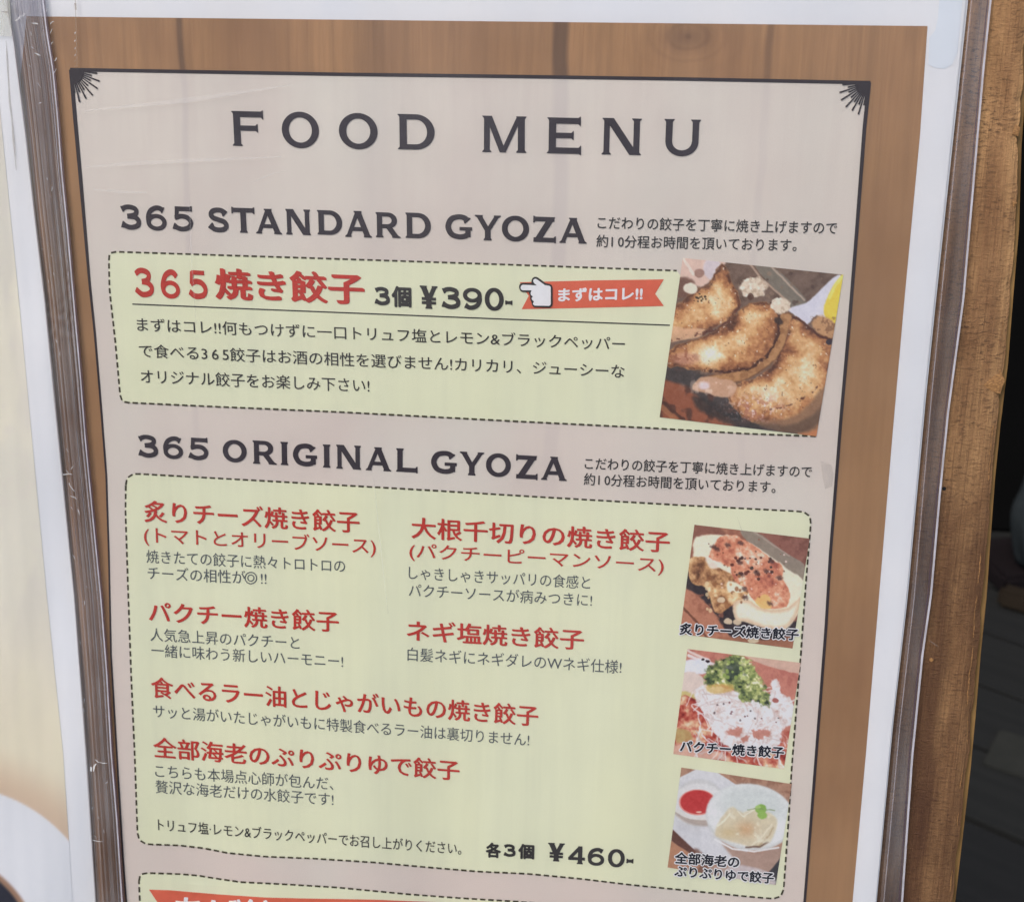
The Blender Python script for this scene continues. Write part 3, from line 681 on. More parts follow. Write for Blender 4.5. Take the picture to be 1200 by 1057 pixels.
class Paint:
    def __init__(s, X, Y, c): s.X, s.Y = X, Y; s.C = np.ones((X.size, 3)) * np.array(c, float)
    def w(s, amp, sc=40, seed=1): return s.X + (fbm(s.X, s.Y, sc, seed) - .5) * 2 * amp, s.Y + (fbm(s.X, s.Y, sc, seed + 50) - .5) * 2 * amp
    def mask(s, pts, soft=8, warp=8, sc=40, seed=1, closed=True, smooth=True):
        x, y = s.w(warp, sc, seed); p = np.array(pts, float)
        if smooth and closed:
            n = len(p); o = []
            for i in range(n):
                a, b_, c, d = p[i - 1], p[i], p[(i + 1) % n], p[(i + 2) % n]
                for t in (0, .33, .67): o.append(.5 * (2 * b_ + (c - a) * t + (2 * a - 5 * b_ + 4 * c - d) * t * t + (3 * b_ - a - 3 * c + d) * t ** 3))
            p = np.array(o)
        q = np.roll(p, -1, 0) if closed else p[1:]; p = p if closed else p[:-1]
        D = np.full(x.shape, 1e9); inside = np.zeros(x.shape, bool)
        for (ax_, ay), (bx_, by) in zip(p, q):
            ex_, ey_ = bx_ - ax_, by - ay; t = np.clip(((x - ax_) * ex_ + (y - ay) * ey_) / (ex_ * ex_ + ey_ * ey_ + 1e-9), 0, 1)
            D = np.minimum(D, np.hypot(x - ax_ - t * ex_, y - ay - t * ey_))
            if closed: inside ^= ((ay > y) != (by > y)) & (x < (bx_ - ax_) * (y - ay) / (by - ay + 1e-12) + ax_)
        if closed: return ss(-soft, soft, np.where(inside, D, -D)), np.where(inside, D, -D)
        return D, D
    def put(s, m, c, a=1.0):
        m = (m * a)[:, None]; s.C = s.C * (1 - m) + np.array(c, float) * m
    def poly(s, pts, c, a=1., soft=8, warp=8, sc=40, seed=1, smooth=True):
        m, d = s.mask(pts, soft, warp, sc, seed, True, smooth); s.put(m, c, a); return m, d
    def line(s, pts, wd, c, a=1., soft=4, warp=8, sc=40, seed=1, gate=None):
        D, _ = s.mask(pts, 0, warp, sc, seed, False); m = 1 - ss(wd / 2 - soft / 2, wd / 2 + soft, D)
        if gate: m = m * ss(gate[0], gate[1], fbm(s.X, s.Y, gate[2], seed + 9))
        s.put(m, c, a); return m
    def ell(s, cx, cy, rx, ry, c, a=1., soft=.15, rot=0, warp=5, sc=30, seed=1):
        x, y = s.w(warp, sc, seed); t = math.radians(rot); u = (x - cx) * math.cos(t) + (y - cy) * math.sin(t); v = -(x - cx) * math.sin(t) + (y - cy) * math.cos(t)
        m = 1 - ss(1 - soft, 1 + soft, np.hypot(u / rx, v / ry)); s.put(m, c, a); return m
    def tex(s, m, c, sc, lo, hi, seed, a=1.): s.put(m * ss(lo, hi, fbm(s.X, s.Y, sc, seed)), c, a)
    def tone(s, m, v, stops, a=1.):            # colour through a tone curve
        st = np.array([q[1] for q in stops], float); t = [q[0] for q in stops]
        c = np.stack([np.interp(v, t, st[:, i]) for i in range(3)], -1); mm = (m * a)[:, None]; s.C = s.C * (1 - mm) + c * mm
    def specks(s, m, n, rmin, rmax, cols, seed, box, a=.8):
        r_ = np.random.RandomState(seed)
        for _ in range(n):
            cx, cy = r_.uniform(box[0], box[2]), r_.uniform(box[1], box[3]); rr = r_.uniform(rmin, rmax)
            d = np.hypot(s.X - cx, (s.Y - cy) * r_.uniform(.8, 1.3)); s.put(m * (1 - ss(rr * .7, rr * 1.2, d)), cols[r_.randint(len(cols))], a)

def paint1(X, Y):
    p = Paint(X, Y, (122, 98, 84))
    p.put(ss(.4, .7, fbm(X + Y * .6, Y, 60, 3)), (98, 76, 64), .8)
    p.poly([(560, 85), (660, 95), (850, 280), (790, 330), (740, 290)], (128, 118, 104), 1, 5, 4)
    p.line([(545, 90), (600, 160), (760, 300)], 8, (188, 160, 138), .9, 5, 4)
    p.line([(660, 105), (840, 285)], 8, (190, 168, 148), .9, 5, 4)
    p.specks(np.ones(X.size), 30, 4, 14, [(84, 62, 54), (146, 120, 100)], 5, (600, 90, 1050, 300), .6)
    p.poly([(160, 50), (400, 60), (390, 120), (340, 180), (280, 215), (160, 160)], (222, 190, 172), 1, 8, 8)
    p.ell(345, 115, 50, 60, (214, 206, 212), .8); p.ell(275, 140, 28, 24, (150, 110, 96), .8); p.line([(190, 60), (240, 140)], 14, (240, 220, 205), .8)
    p.ell(185, 215, 70, 55, (120, 84, 70), .9)
    # dish and lemon
    p.poly([(750, 330), (850, 300), (920, 235), (1000, 160), (1040, 160), (1010, 290), (960, 400), (905, 365), (850, 418), (800, 375)], (216, 214, 224), 1, 5, 3)
    p.poly([(1060, 150), (1030, 162), (985, 225), (945, 315), (955, 380), (1000, 420), (1040, 330)], (232, 206, 72), 1, 5, 3)
    p.line([(1045, 160), (1010, 200), (975, 270)], 14, (244, 226, 120), .8, 6, 3)
    p.poly([(880, 400), (940, 370), (1010, 410), (1000, 480), (930, 480)], (198, 150, 104), 1, 8, 10); p.tex(ss(0, 1, (X > 870) * (Y > 370) * (Y < 480) * 1.0), (120, 80, 56), 20, .55, .7, 6, .6)
    # slate and board bottom left
    p.poly([(60, 620), (240, 660), (470, 820), (600, 930), (900, 960), (900, 1030), (500, 1010), (60, 800)], (74, 66, 64), 1, 14, 8)
    p.poly([(50, 735), (190, 745), (320, 850), (470, 950), (440, 1000), (40, 950)], (152, 88, 62), 1, 12, 8)
    p.tex(ss(-1, 1, (Y - 735 - .0 * X)) * (X < 470) * (Y > 740), (92, 58, 48), 55, .5, .72, 8, .9)
    p.line([(75, 830), (190, 925)], 12, (86, 54, 44), .9); p.line([(70, 860), (150, 925)], 26, (176, 116, 78), .7)
    p.poly([(250, 800), (420, 860), (600, 960), (560, 1000), (380, 930), (260, 860)], (52, 48, 48), .8, 14, 8)
    p.poly([(800, 1000), (940, 930), (920, 1030), (840, 1030)], (196, 126, 82), 1, 8, 4)
    gold, orange, brown, pale = (218, 168, 108), (192, 126, 72), (138, 88, 58), (244, 224, 190)
    def fried(pts, seed, hi, base=gold):
        m, d = p.poly(pts, base, 1, 7, 12, 30, seed)
        dn = d + (fbm(X, Y, 60, seed + 31) - .5) * 60
        v = .21 + .20 * ss(0, 80, dn) + (fbm(X, Y, 110, seed + 2, 4) - .5) * .75 + (fbm(X, Y, 40, seed + 4, 3) - .5) * .42 + (fbm(X, Y, 12, seed + 6, 2) - .5) * .2
        for (cx, cy, rx, ry, a_) in hi: v = v + a_ * .34 * np.exp(-(((X - cx) / rx / 1.2) ** 2 + ((Y - cy) / ry / 1.2) ** 2))
        p.tone(m, v, [(0, (92, 56, 42)), (.18, (146, 92, 60)), (.36, (192, 132, 84)), (.52, (216, 166, 110)), (.68, (230, 192, 140)), (.84, (242, 218, 180)), (1., (250, 238, 218))])
        rim = m * (1 - ss(0, 20, d + (fbm(X, Y, 14, seed + 40) - .5) * 22)) * ss(.25, .55, fbm(X, Y, 26, seed + 11)); p.put(rim, (92, 56, 44), .9)
        p.tex(m, (255, 244, 220), 13, .74, .84, seed + 13, .7); p.tex(m, (112, 66, 44), 12, .74, .86, seed + 15, .7)
        return m, d
    fried([(100, 340), (180, 290), (250, 235), (330, 195), (395, 90), (450, 190), (490, 300), (440, 385), (360, 430), (280, 455), (200, 480), (100, 490)], 11, [(395, 280, 60, 80, 1), (300, 375, 80, 45, .9)])
    p.poly([(100, 430), (200, 435), (300, 445), (270, 480), (180, 500), (100, 505)], (222, 176, 136), .9, 6, 8)
    p.line([(130, 495), (290, 462), (370, 440), (440, 390), (490, 310)], 12, (96, 52, 42), .9, 5, 10, 30, 4, (.3, .5, 20))
    p.line([(190, 290), (250, 240), (330, 190)], 7, (110, 72, 54), .7, 5, 8, 30, 4)
    p.ell(225, 222, 38, 30, (240, 222, 200)); p.specks(np.ones(X.size), 16, 4, 8, [(70, 52, 40), (96, 74, 48)], 3, (240, 250, 320, 300), .9)
    # band under the second one
    m, d = p.poly([(690, 370), (775, 365), (765, 480), (690, 600), (560, 700), (470, 730), (380, 740), (300, 700), (520, 650), (640, 570)], (188, 138, 90), 1, 6, 6)
    p.tex(m, (150, 102, 64), 30, .45, .7, 21, .7); p.put(m * (1 - ss(0, 12, d)), (84, 50, 40), .7)
    fried([(100, 570), (180, 520), (300, 480), (410, 420), (490, 340), (570, 298), (655, 305), (705, 370), (700, 480), (645, 580), (545, 655), (420, 672), (330, 668), (240, 655), (180, 640), (100, 640)], 31,
          [(340, 555, 90, 60, .9), (500, 500, 60, 50, .9), (570, 370, 50, 40, .8), (300, 600, 90, 40, .7)], (224, 164, 90))
    p.line([(655, 305), (705, 370), (700, 480), (645, 580), (545, 655), (420, 672), (330, 668)], 10, (74, 44, 38), .95, 5, 12, 22, 5, (.28, .42, 16))
    p.ell(200, 600, 70, 34, (206, 150, 124), .7, .4); p.tex(np.exp(-(((X - 170) / 90) ** 2 + ((Y - 590) / 50) ** 2)), (150, 90, 66), 20, .5, .7, 7, .8)
    fried([(775, 372), (835, 405), (900, 465), (1000, 500), (985, 620), (960, 760), (945, 880), (860, 985), (720, 965), (560, 935), (475, 880), (430, 790), (480, 735), (600, 690), (700, 590), (745, 470)], 51,
          [(700, 760, 100, 60, 1), (830, 670, 60, 60, .9), (640, 820, 60, 40, 1), (850, 500, 50, 50, .7), (560, 750, 60, 40, .8)])
    p.poly([(560, 935), (700, 930), (830, 880), (960, 740), (970, 900), (860, 1000), (700, 985)], (146, 110, 82), .9, 14, 8); p.poly([(600, 950), (760, 955), (880, 900), (950, 840), (930, 930), (830, 1000), (700, 990)], (104, 80, 64), .8, 14, 8)
    p.line([(780, 372), (840, 408), (910, 470), (985, 498)], 9, (84, 46, 38), .9, 5, 8, 30, 4); p.line([(660, 870), (800, 840), (910, 750)], 9, (88, 50, 40), .8, 5, 14, 30, 4, (.45, .55, 26))
    p.ell(975, 510, 20, 16, (60, 50, 60))
    p.poly([(240, 735), (290, 700), (380, 705), (470, 730), (450, 800), (360, 800), (300, 780), (250, 770)], (204, 160, 128), 1, 6, 8); p.tex(np.exp(-(((X - 340) / 110) ** 2 + ((Y - 745) / 50) ** 2)), (240, 214, 190), 26, .5, .7, 9, .9)
    p.ell(300, 745, 30, 22, (232, 214, 216), .9, .4)
    p.tex(np.exp(-(((X - 580) / 130) ** 2 + ((Y - 870) / 60) ** 2)), (176, 112, 92), 22, .45, .65, 19, .9); p.tex(np.exp(-(((X - 580) / 130) ** 2 + ((Y - 860) / 60) ** 2)), (240, 220, 214), 14, .58, .68, 23, .9)
    for cx, cy, rx, ry in ((565, 215, 76, 50), (710, 315, 50, 42)):
        m = p.ell(cx, cy, rx, ry, (226, 208, 184), 1, .12, 0, 16, 26); p.tex(m, (196, 170, 142), 18, .5, .7, 3, .8); p.tex(m, (244, 234, 216), 22, .55, .75, 8, .8)
    p.ell(550, 265, 16, 18, (84, 52, 42), .8)
    p.ell(700, 395, 26, 18, (60, 42, 38), .9, .3, 30)
    return p.C
def paint2(X, Y):
    p = Paint(X, Y, (176, 120, 96)); p.tex(np.ones(X.size), (150, 96, 78), 60, .4, .7, 2, .8)
    p.poly([(640, 130), (1060, 180), (1060, 420), (880, 330), (780, 240)], (150, 98, 84), 1, 8, 4); p.tex((X > 640) * 1., (120, 74, 62), 60, .5, .75, 4, .6)
    p.poly([(540, 120), (650, 135), (880, 300), (1010, 380), (1030, 500), (900, 470), (760, 340), (600, 220)], (150, 136, 120), 1, 6, 4); p.line([(640, 140), (900, 320)], 10, (186, 164, 148), .6)
    p.poly([(200, 80), (360, 95), (440, 170), (300, 160), (200, 210)], (140, 92, 78), .9, 10, 6)
    p.poly([(150, 420), (260, 480), (360, 600), (480, 680), (640, 800), (980, 800), (960, 900), (760, 980), (540, 960), (420, 840), (330, 700), (150, 560)], (60, 52, 56), 1, 12, 10)
    p.poly([(150, 560), (280, 650), (380, 780), (460, 900), (440, 980), (90, 900), (110, 700)], (190, 128, 100), 1, 10, 6); p.line([(120, 690), (230, 800), (330, 960)], 14, (120, 74, 58), .9); p.tex((X < 420) * (Y > 600) * 1., (160, 100, 78), 50, .45, .7, 4, .7)
    p.poly([(400, 930), (540, 900), (700, 930), (900, 900), (960, 960), (920, 1010), (600, 1000)], (170, 112, 84), .9, 12, 8)
    # egg whites / dumplings
    m, d = p.poly([(205, 200), (290, 170), (430, 168), (600, 220), (780, 330), (900, 420), (1010, 500), (1000, 600), (990, 700), (880, 850), (760, 850), (600, 800), (520, 780), (500, 690), (560, 620), (420, 600), (290, 480), (215, 400)], (236, 226, 200), 1, 8, 8)
    p.poly([(175, 340), (290, 340), (420, 420), (600, 520), (580, 620), (480, 680), (400, 730), (350, 700), (300, 560), (200, 520), (165, 440)], (206, 146, 84), 1, 8, 12); p.tone(p.mask([(175, 340), (290, 340), (420, 420), (600, 520), (580, 620), (480, 680), (400, 730), (350, 700), (300, 560), (200, 520), (165, 440)], 8, 12)[0], .5 + (fbm(X, Y, 80, 4, 4) - .5) * 1.2 + (fbm(X, Y, 26, 14, 3) - .5) * .6, [(0, (88, 60, 46)), (.25, (142, 96, 66)), (.5, (196, 146, 100)), (.75, (226, 186, 134)), (1, (246, 226, 188))])
    p.poly([(290, 330), (370, 330), (400, 390), (330, 410)], (236, 224, 210), .9, 10, 6)
    m, d = p.poly([(320, 300), (380, 200), (470, 165), (560, 200), (640, 250), (760, 330), (850, 400), (850, 480), (900, 590), (880, 680), (780, 700), (640, 640), (590, 560), (500, 500), (470, 400), (330, 340)], (222, 130, 92), 1, 8, 12)
    v = .58 + (fbm(X, Y, 80, 6, 4) - .5) * 1.1 + (fbm(X, Y, 26, 16, 3) - .5) * .6
    p.tone(m, v, [(0, (120, 70, 60)), (.25, (176, 98, 80)), (.5, (212, 134, 102)), (.72, (228, 166, 132)), (.88, (240, 204, 176)), (1, (250, 230, 214))])
    m2, d2 = p.poly([(500, 660), (600, 640), (680, 690), (800, 710), (900, 690), (980, 620), (960, 740), (880, 840), (740, 850), (600, 800), (510, 780)], (238, 228, 206), 1, 8, 6); p.put(m2 * (1 - ss(0, 40, d2)), (210, 168, 124), .6)
    p.poly([(460, 500), (560, 540), (590, 570), (520, 590), (450, 570)], (240, 232, 206), .95, 8, 6); p.poly([(650, 640), (740, 600), (770, 690), (700, 700)], (238, 190, 116), .9, 6, 6)
    p.specks(np.ones(X.size), 26, 6, 16, [(70, 46, 44), (58, 52, 50), (96, 50, 44)], 12, (470, 330, 780, 500), .9)
    for cx, cy in ((350, 255), (455, 240), (545, 225), (550, 455), (540, 365), (660, 440), (735, 430), (575, 560), (580, 620), (830, 480), (770, 360), (760, 665), (375, 270)): p.ell(cx, cy, 22, 15, (84, 60, 58), .8, .6, 20, 10, 14)
    p.specks(np.ones(X.size), 60, 3, 9, [(250, 226, 214), (160, 84, 64), (120, 66, 50)], 3, (300, 200, 880, 680), .7)
    p.specks(np.ones(X.size), 26, 8, 20, [(208, 160, 110), (232, 206, 160), (150, 98, 62)], 9, (300, 460, 560, 740), .8)
    for cx, cy in ((455, 795), (405, 640), (520, 800)): p.ell(cx, cy, 30, 22, (226, 204, 170), .9)
    p.ell(640, 935, 40, 20, (226, 214, 180), .8)
    return p.C
def paint3(X, Y):
    p = Paint(X, Y, (200, 130, 112)); p.tex(np.ones(X.size), (176, 100, 88), 60, .45, .7, 2, .6)
    p.poly([(620, 110), (1060, 160), (1060, 260), (760, 190)], (212, 176, 156), 1, 6, 4)
    p.line([(170, 80), (340, 160)], 16, (232, 214, 206), .9, 8, 8); p.line([(180, 120), (380, 190)], 20, (236, 224, 222), .9, 8, 8)
    p.poly([(150, 160), (330, 150), (340, 220), (300, 260), (140, 250)], (224, 226, 236), 1, 10, 8)
    p.poly([(140, 250), (260, 260), (330, 400), (240, 480), (120, 420)], (222, 204, 192), 1, 10, 10)
    p.poly([(120, 400), (230, 420), (260, 480), (120, 490)], (206, 190, 120), .9, 10, 10)
    m, d = p.poly([(100, 460), (260, 480), (360, 640), (480, 780), (800, 820), (960, 700), (950, 1000), (600, 980), (60, 900)], (170, 62, 54), 1, 10, 8)
    p.tone(m, .50 + (fbm(X, Y, 110, 5, 4) - .5) * 1.3 + (fbm(X, Y, 34, 15, 3) - .5) * .6, [(0, (84, 34, 36)), (.3, (146, 50, 46)), (.5, (186, 82, 68)), (.68, (212, 138, 112)), (.82, (226, 190, 150)), (1, (244, 230, 216))])
    p.poly([(70, 690), (180, 700), (200, 770), (90, 790)], (186, 160, 100), .8, 10, 10)
    p.poly([(60, 800), (400, 860), (480, 930), (60, 900)], (226, 190, 168), .8, 14, 12)
    m, d = p.poly([(230, 380), (330, 360), (500, 380), (650, 440), (800, 440), (830, 320), (870, 320), (890, 400), (980, 470), (990, 620), (900, 690), (880, 800), (760, 840), (480, 820), (400, 740), (310, 600), (250, 500)], (222, 214, 212), 1, 8, 18)
    p.tone(m, .62 + (fbm(X, Y, 80, 7, 4) - .5) * .8 + (fbm(X, Y, 24, 17, 3) - .5) * .8, [(0, (170, 104, 90)), (.25, (204, 170, 158)), (.45, (216, 202, 196)), (.7, (230, 226, 224)), (1, (246, 246, 246))])
    r_ = np.random.RandomState(4)
    for _ in range(110):
        x0, y0 = r_.uniform(200, 950), r_.uniform(380, 900); a_ = r_.uniform(-.5, 2.2); L = r_.uniform(60, 200)
        p.line([(x0, y0), (x0 + L * .5 * math.cos(a_) + r_.uniform(-20, 20), y0 + L * .5 * math.sin(a_)), (x0 + L * math.cos(a_), y0 + L * math.sin(a_))], r_.uniform(5, 10), [(244, 240, 240), (232, 222, 220), (206, 190, 186)][r_.randint(3)], .7, 4, 10)
    for pts in ([(470, 700), (560, 670), (600, 690), (560, 740), (490, 730)], [(670, 700), (800, 690), (800, 740), (690, 760)], [(890, 710), (940, 700), (945, 780), (900, 790)], [(580, 760), (640, 740), (630, 790)]): p.poly(pts, (190, 110, 90), .75, 10, 22, 24)
    m, d = p.poly([(305, 250), (345, 200), (430, 165), (520, 112), (640, 145), (700, 230), (740, 330), (800, 430), (790, 510), (700, 470), (590, 470), (540, 390), (430, 350), (320, 350)], (140, 150, 84), 1, 14, 34, 26)
    p.tone(m, .5 + (fbm(X, Y, 90, 9, 3) - .5) * .9 + (fbm(X, Y, 30, 19, 3) - .5) * 1.5, [(0, (40, 50, 44)), (.25, (88, 102, 70)), (.5, (142, 154, 92)), (.72, (184, 190, 122)), (.88, (220, 220, 156)), (1, (238, 236, 200))])
    p.specks(m, 130, 8, 19, [(72, 88, 64), (168, 184, 98), (206, 210, 130), (120, 142, 76), (58, 70, 56)], 6, (300, 110, 820, 520), .5)
    p.ell(520, 230, 70, 80, (54, 66, 62), .75, .5); p.specks(m, 22, 10, 16, [(196, 206, 130), (150, 170, 90)], 16, (430, 150, 640, 330), .9)
    p.poly([(320, 350), (500, 340), (520, 390), (400, 410), (330, 400)], (214, 178, 96), .7, 10, 10)
    p.specks(np.ones(X.size), 14, 6, 10, [(110, 60, 64), (90, 76, 80)], 26, (340, 460, 900, 640), .8)
    p.ell(290, 150, 14, 10, (60, 44, 50)); p.ell(325, 162, 16, 11, (60, 44, 50)); p.ell(850, 465, 26, 20, (170, 90, 80), .9)
    return p.C
def paint4(X, Y):
    p = Paint(X, Y, (178, 136, 112)); p.tex(np.ones(X.size), (146, 104, 84), 40, .42, .7, 2, .7)
    p.poly([(170, 130), (300, 65), (420, 75), (580, 180), (760, 260), (700, 560), (640, 800), (400, 760), (250, 660), (110, 510), (90, 300)], (212, 212, 214), 1, 5, 2, smooth=False)
    p.tex((X < 620) * (Y > 400) * 1., (198, 196, 196), 120, .4, .8, 4, .4)
    p.ell(310, 320, 190, 175, (204, 204, 202), 1, .06, -6, 2); p.ell(300, 325, 200, 150, (222, 222, 220), .9, .08, -6, 2)
    p.poly([(130, 400), (230, 470), (370, 490), (380, 440), (250, 430), (150, 370)], (176, 160, 148), .9, 14, 3); p.poly([(140, 390), (250, 440), (380, 445), (380, 420), (250, 415), (140, 360)], (222, 220, 214), .95, 6, 2)
    p.ell(300, 315, 138, 96, (224, 150, 138), 1, .04, 0, 1); p.ell(300, 313, 127, 88, (196, 58, 58), 1, .05, 0, 1); p.ell(310, 386, 22, 6, (240, 200, 180), .9, .4)
    p.poly([(80, 500), (120, 520), (290, 680), (240, 720), (110, 600)], (104, 68, 58), 1, 6, 3, smooth=False); p.poly([(100, 600), (260, 700), (330, 800), (300, 870), (60, 820)], (186, 134, 102), 1, 6, 3, smooth=False)
    p.line([(290, 690), (360, 760), (330, 830)], 50, (120, 82, 68), .8, 20, 5)
    p.poly([(480, 600), (700, 690), (930, 640), (930, 740), (820, 830), (640, 800), (560, 720)], (176, 146, 130), 1, 14, 4); p.poly([(830, 830), (920, 720), (900, 940), (850, 900)], (58, 58, 64), 1, 6, 3, smooth=False); p.poly([(560, 780), (820, 830), (860, 940), (500, 900)], (204, 194, 194), .9, 12, 4)
    p.ell(690, 425, 330, 245, (206, 208, 206), 1, .03, 8, 1); p.ell(690, 415, 322, 232, (224, 226, 224), 1, .05, 8, 1)
    p.ell(700, 330, 250, 130, (204, 210, 206), .8, .35, 8, 3)
    m, d = p.poly([(430, 560), (450, 480), (500, 400), (560, 350), (640, 390), (720, 360), (820, 390), (890, 440), (870, 540), (820, 620), (730, 650), (600, 620), (500, 590)], (214, 202, 172), 1, 12, 6)
    p.put(np.exp(-(((X - 660) / 70) ** 2 + ((Y - 515) / 55) ** 2)), (204, 164, 122), .9); p.put(np.exp(-(((X - 530) / 70) ** 2 + ((Y - 540) / 40) ** 2)), (208, 186, 142), .8)
    p.line([(450, 490), (500, 450), (540, 400)], 9, (236, 230, 208), .8, 6, 4); p.line([(700, 640), (790, 560), (850, 480)], 10, (232, 222, 198), .8, 6, 6); p.line([(750, 640), (830, 560), (860, 500)], 8, (186, 160, 124), .7, 6, 6); p.line([(600, 380), (640, 420), (720, 370)], 8, (232, 230, 214), .7, 6, 6)
    p.line([(660, 648), (760, 645), (820, 610)], 10, (110, 82, 66), .85, 8, 4); p.tex(m, (228, 222, 200), 50, .5, .75, 8, .7)
    p.line([(430, 590), (560, 660), (720, 680), (900, 650)], 10, (236, 236, 234), .9, 5, 1)
    p.ell(770, 365, 42, 36, (140, 180, 84), 1, .15, 0, 6); p.ell(780, 410, 34, 28, (150, 188, 92), 1, .2); p.ell(750, 350, 20, 14, (176, 206, 120), .8); p.line([(670, 370), (730, 360), (870, 375)], 5, (130, 150, 96), .8)
    return p.C
def photo(corners, res, fn, org, k, parent, names):
    (tl, tr, br, bl) = [np.array(c, float) for c in corners]
    s = np.linspace(0, 1, res)[None, :, None]; t = np.linspace(0, 1, res)[:, None, None]
    Q = (tl * (1 - s) + tr * s) * (1 - t) + (bl * (1 - s) + br * s) * t; q = Q.reshape(-1, 2)
    V = at(q[:, 0], q[:, 1], .46); i = np.arange(res * res).reshape(res, res)
    Fc = np.stack([i[:-1, :-1], i[1:, :-1], i[1:, 1:], i[:-1, 1:]], -1).reshape(-1, 4)
    C = fn((q[:, 0] - org[0]) * k, (q[:, 1] - org[1]) * k)
    g_ = C.mean(1, keepdims=True); C = g_ + (C - g_) * .93
    C = C + ((fbm(q[:, 0], q[:, 1], 1.7, 91) - .5) * 14 + (fbm(q[:, 0], q[:, 1], 4.5, 92) - .5) * 16)[:, None] * np.array([1, .96, .9])
    c = alb(np.clip(C * .97, 8, 250))
    return make(names, V, Fc, M_photo, parent, uv=pageuv(V), col=c)
ph1 = photo([(800.2, 302.4), (988.3, 322.2), (956.7, 511.3), (773, 489)], 230, paint1, (760, 290), 4.596, box1, 'food_photo')
ph2 = photo([(813.8, 614.8), (948.8, 631.0), (928.7, 759.7), (796.7, 742.5)], 170, paint2, (780, 600), 6.217, box2, 'food_photo')
ph3 = photo([(805.7, 760.3), (938.2, 776.5), (918.5, 901), (789, 883.2)], 170, paint3, (780, 750), 6.605, box2, 'food_photo')
ph4 = photo([(798.4, 899), (928, 918.4), (909, 1036.6), (782.3, 1016)], 160, paint4, (770, 890), 6.328, box2, 'food_photo')
for s, a in (('炙りチーズ焼き餃子', (796, 935.6, 743.5, 750.5, 14)), ('パクチー焼き餃子', (796.4, 918.5, 880.7, 888.5, 13.8)), ('全部海老の', (790.5, 866, 1011.5, 1017, 14)), ('ぷりぷりゆで餃子', (790, 906.6, 1026.8, 1035.5, 13.5))):
    letter('caption_outline', s, *a, M_wink, box2, bold=.10, grow=.09, lift=.58, K=12)
    letter('caption', s, *a, M_navy, box2, bold=.030, lift=.70)

# marks on the sheet: damp patch by the top right corner, smudge on the panel
k = NT('damp_paper'); k.principled(rgba(alb((207, 213, 222))), .5, .3); M_damp = k.m
put_poly('damp_patch', [(1104, -40), (1130, -40), (1128, 0), (1122, 62), (1116, 76), (1107, 81), (1096, 80), (1088, 76), (1089, 45), (1096, 36), (1099, 22)], .12, M_damp, menu, 12)
M_smudge = milky('smudge_grey', (.42, .39, .37), .18)
put_poly('smudge', [(962, 541), (974, 544), (977, 556), (975, 570), (967, 573), (964, 560)], .5, M_smudge, menu, 6)

# ------------------------------------------------------------------ the neighbouring menu on the left
nb = thing('neighbour_menu', at(40, 700, 2), 'second menu sheet at the left edge, cream print with a white plate', 'menu')
NL = [(-260, -80), (-230, 200), (-200, 600), (-160, 1057), (-150, 1200)]
NR = [(-1, -80), (10, 20), (15, 42), (30, 160), (40, 250), (52, 350), (69, 520), (87, 700), (100.5, 880), (107, 980), (112, 1057), (122, 1200)]
def nlift(X, Y, s, t): return .16 * np.sin(X * .06 + Y * .010) + .035 * np.sin(X * .29 - Y * .02 + 1) + .2 * np.sin(Y * .016)
sheet('paper', NL, NR, 110, 120, 2.0, M_white, nb, liftf=nlift, edge=.5)
def paint_nb(X, Y):
    p = Paint(X, Y, (214, 210, 195))
    p.put(ss(.35, .7, fbm(X, Y * .5, 60, 3)), (222, 216, 196), .7); p.put(ss(.45, .75, fbm(X * 1.5, Y * .5, 40, 9)), (206, 201, 190), .6)
    p.put(ss(.6, .8, fbm(X, Y, 14, 19)), (212, 206, 194), .5)
    p.put(ss(650, 900, Y), (222, 212, 178), .5)
    d = np.hypot(X + 60, (Y - 1105)); e = d - 185 - .0 * X
    p.put(1 - ss(0, 60, e), (196, 170, 146), .75)
    p.put(1 - ss(-2, 2, e), (214, 216, 222)); 
    dd = np.hypot(X + 75, Y - 1120)
    p.put(1 - ss(118, 124, dd), (150, 118, 96)); p.put(1 - ss(112, 117, dd), (38, 40, 52))
    return alb(p.C)
NPR = [(-24, -80), (-8, 42), (3, 160), (22, 350), (38, 520), (55, 700), (73.7, 880), (81, 989), (85, 1057), (92, 1200)]
def nlift2(X, Y, s, t): return nlift(X, Y, s, t)
sheet('plate_photo', [(-230, -60), (-200, 200), (-170, 600), (-140, 1057), (-135, 1200)], NPR, 170, 460, 2.12, M_photo, nb, liftf=nlift2, colf=paint_nb)

# ------------------------------------------------------------------ clear plastic sleeves
M_sleeve = plastic('clear_film', .012, .36, .16, 0., bumps=.22)
M_margin = plastic('clear_film_margin', .06, .8, .14, .05, (.96, .93, .95), .4)
M_fold = plastic('creased_film', .05, 1., .10, .32, (.80, .76, .79), .7, 26)
M_rim = milky('welded_rim', (.75, .73, .80), .75)
M_rim_soft = milky('inner_rim', (.62, .58, .62), .45)
M_dark = milky('edge_shade', (.10, .07, .10), .75)  # shade beside the sleeve edges, painted as a dark strip
def strip_uv(o, s, t):
    me = o.data; l = me.uv_layers.new(name='strip'); idx = np.zeros(len(me.loops), dtype=np.int32); me.loops.foreach_get('vertex_index', idx)
    l.data.foreach_set('uv', np.stack([s.ravel(), t.ravel()], -1).astype(np.float32)[idx].ravel())
def grid_st(nx, ny): return np.meshgrid(np.linspace(0, 1, nx), np.linspace(0, 1, ny))
sl = thing('plastic_sleeve', at(1140, 600, 1), 'clear plastic sleeve over the main menu, its welded right edge standing out over the board', 'plastic sleeve')
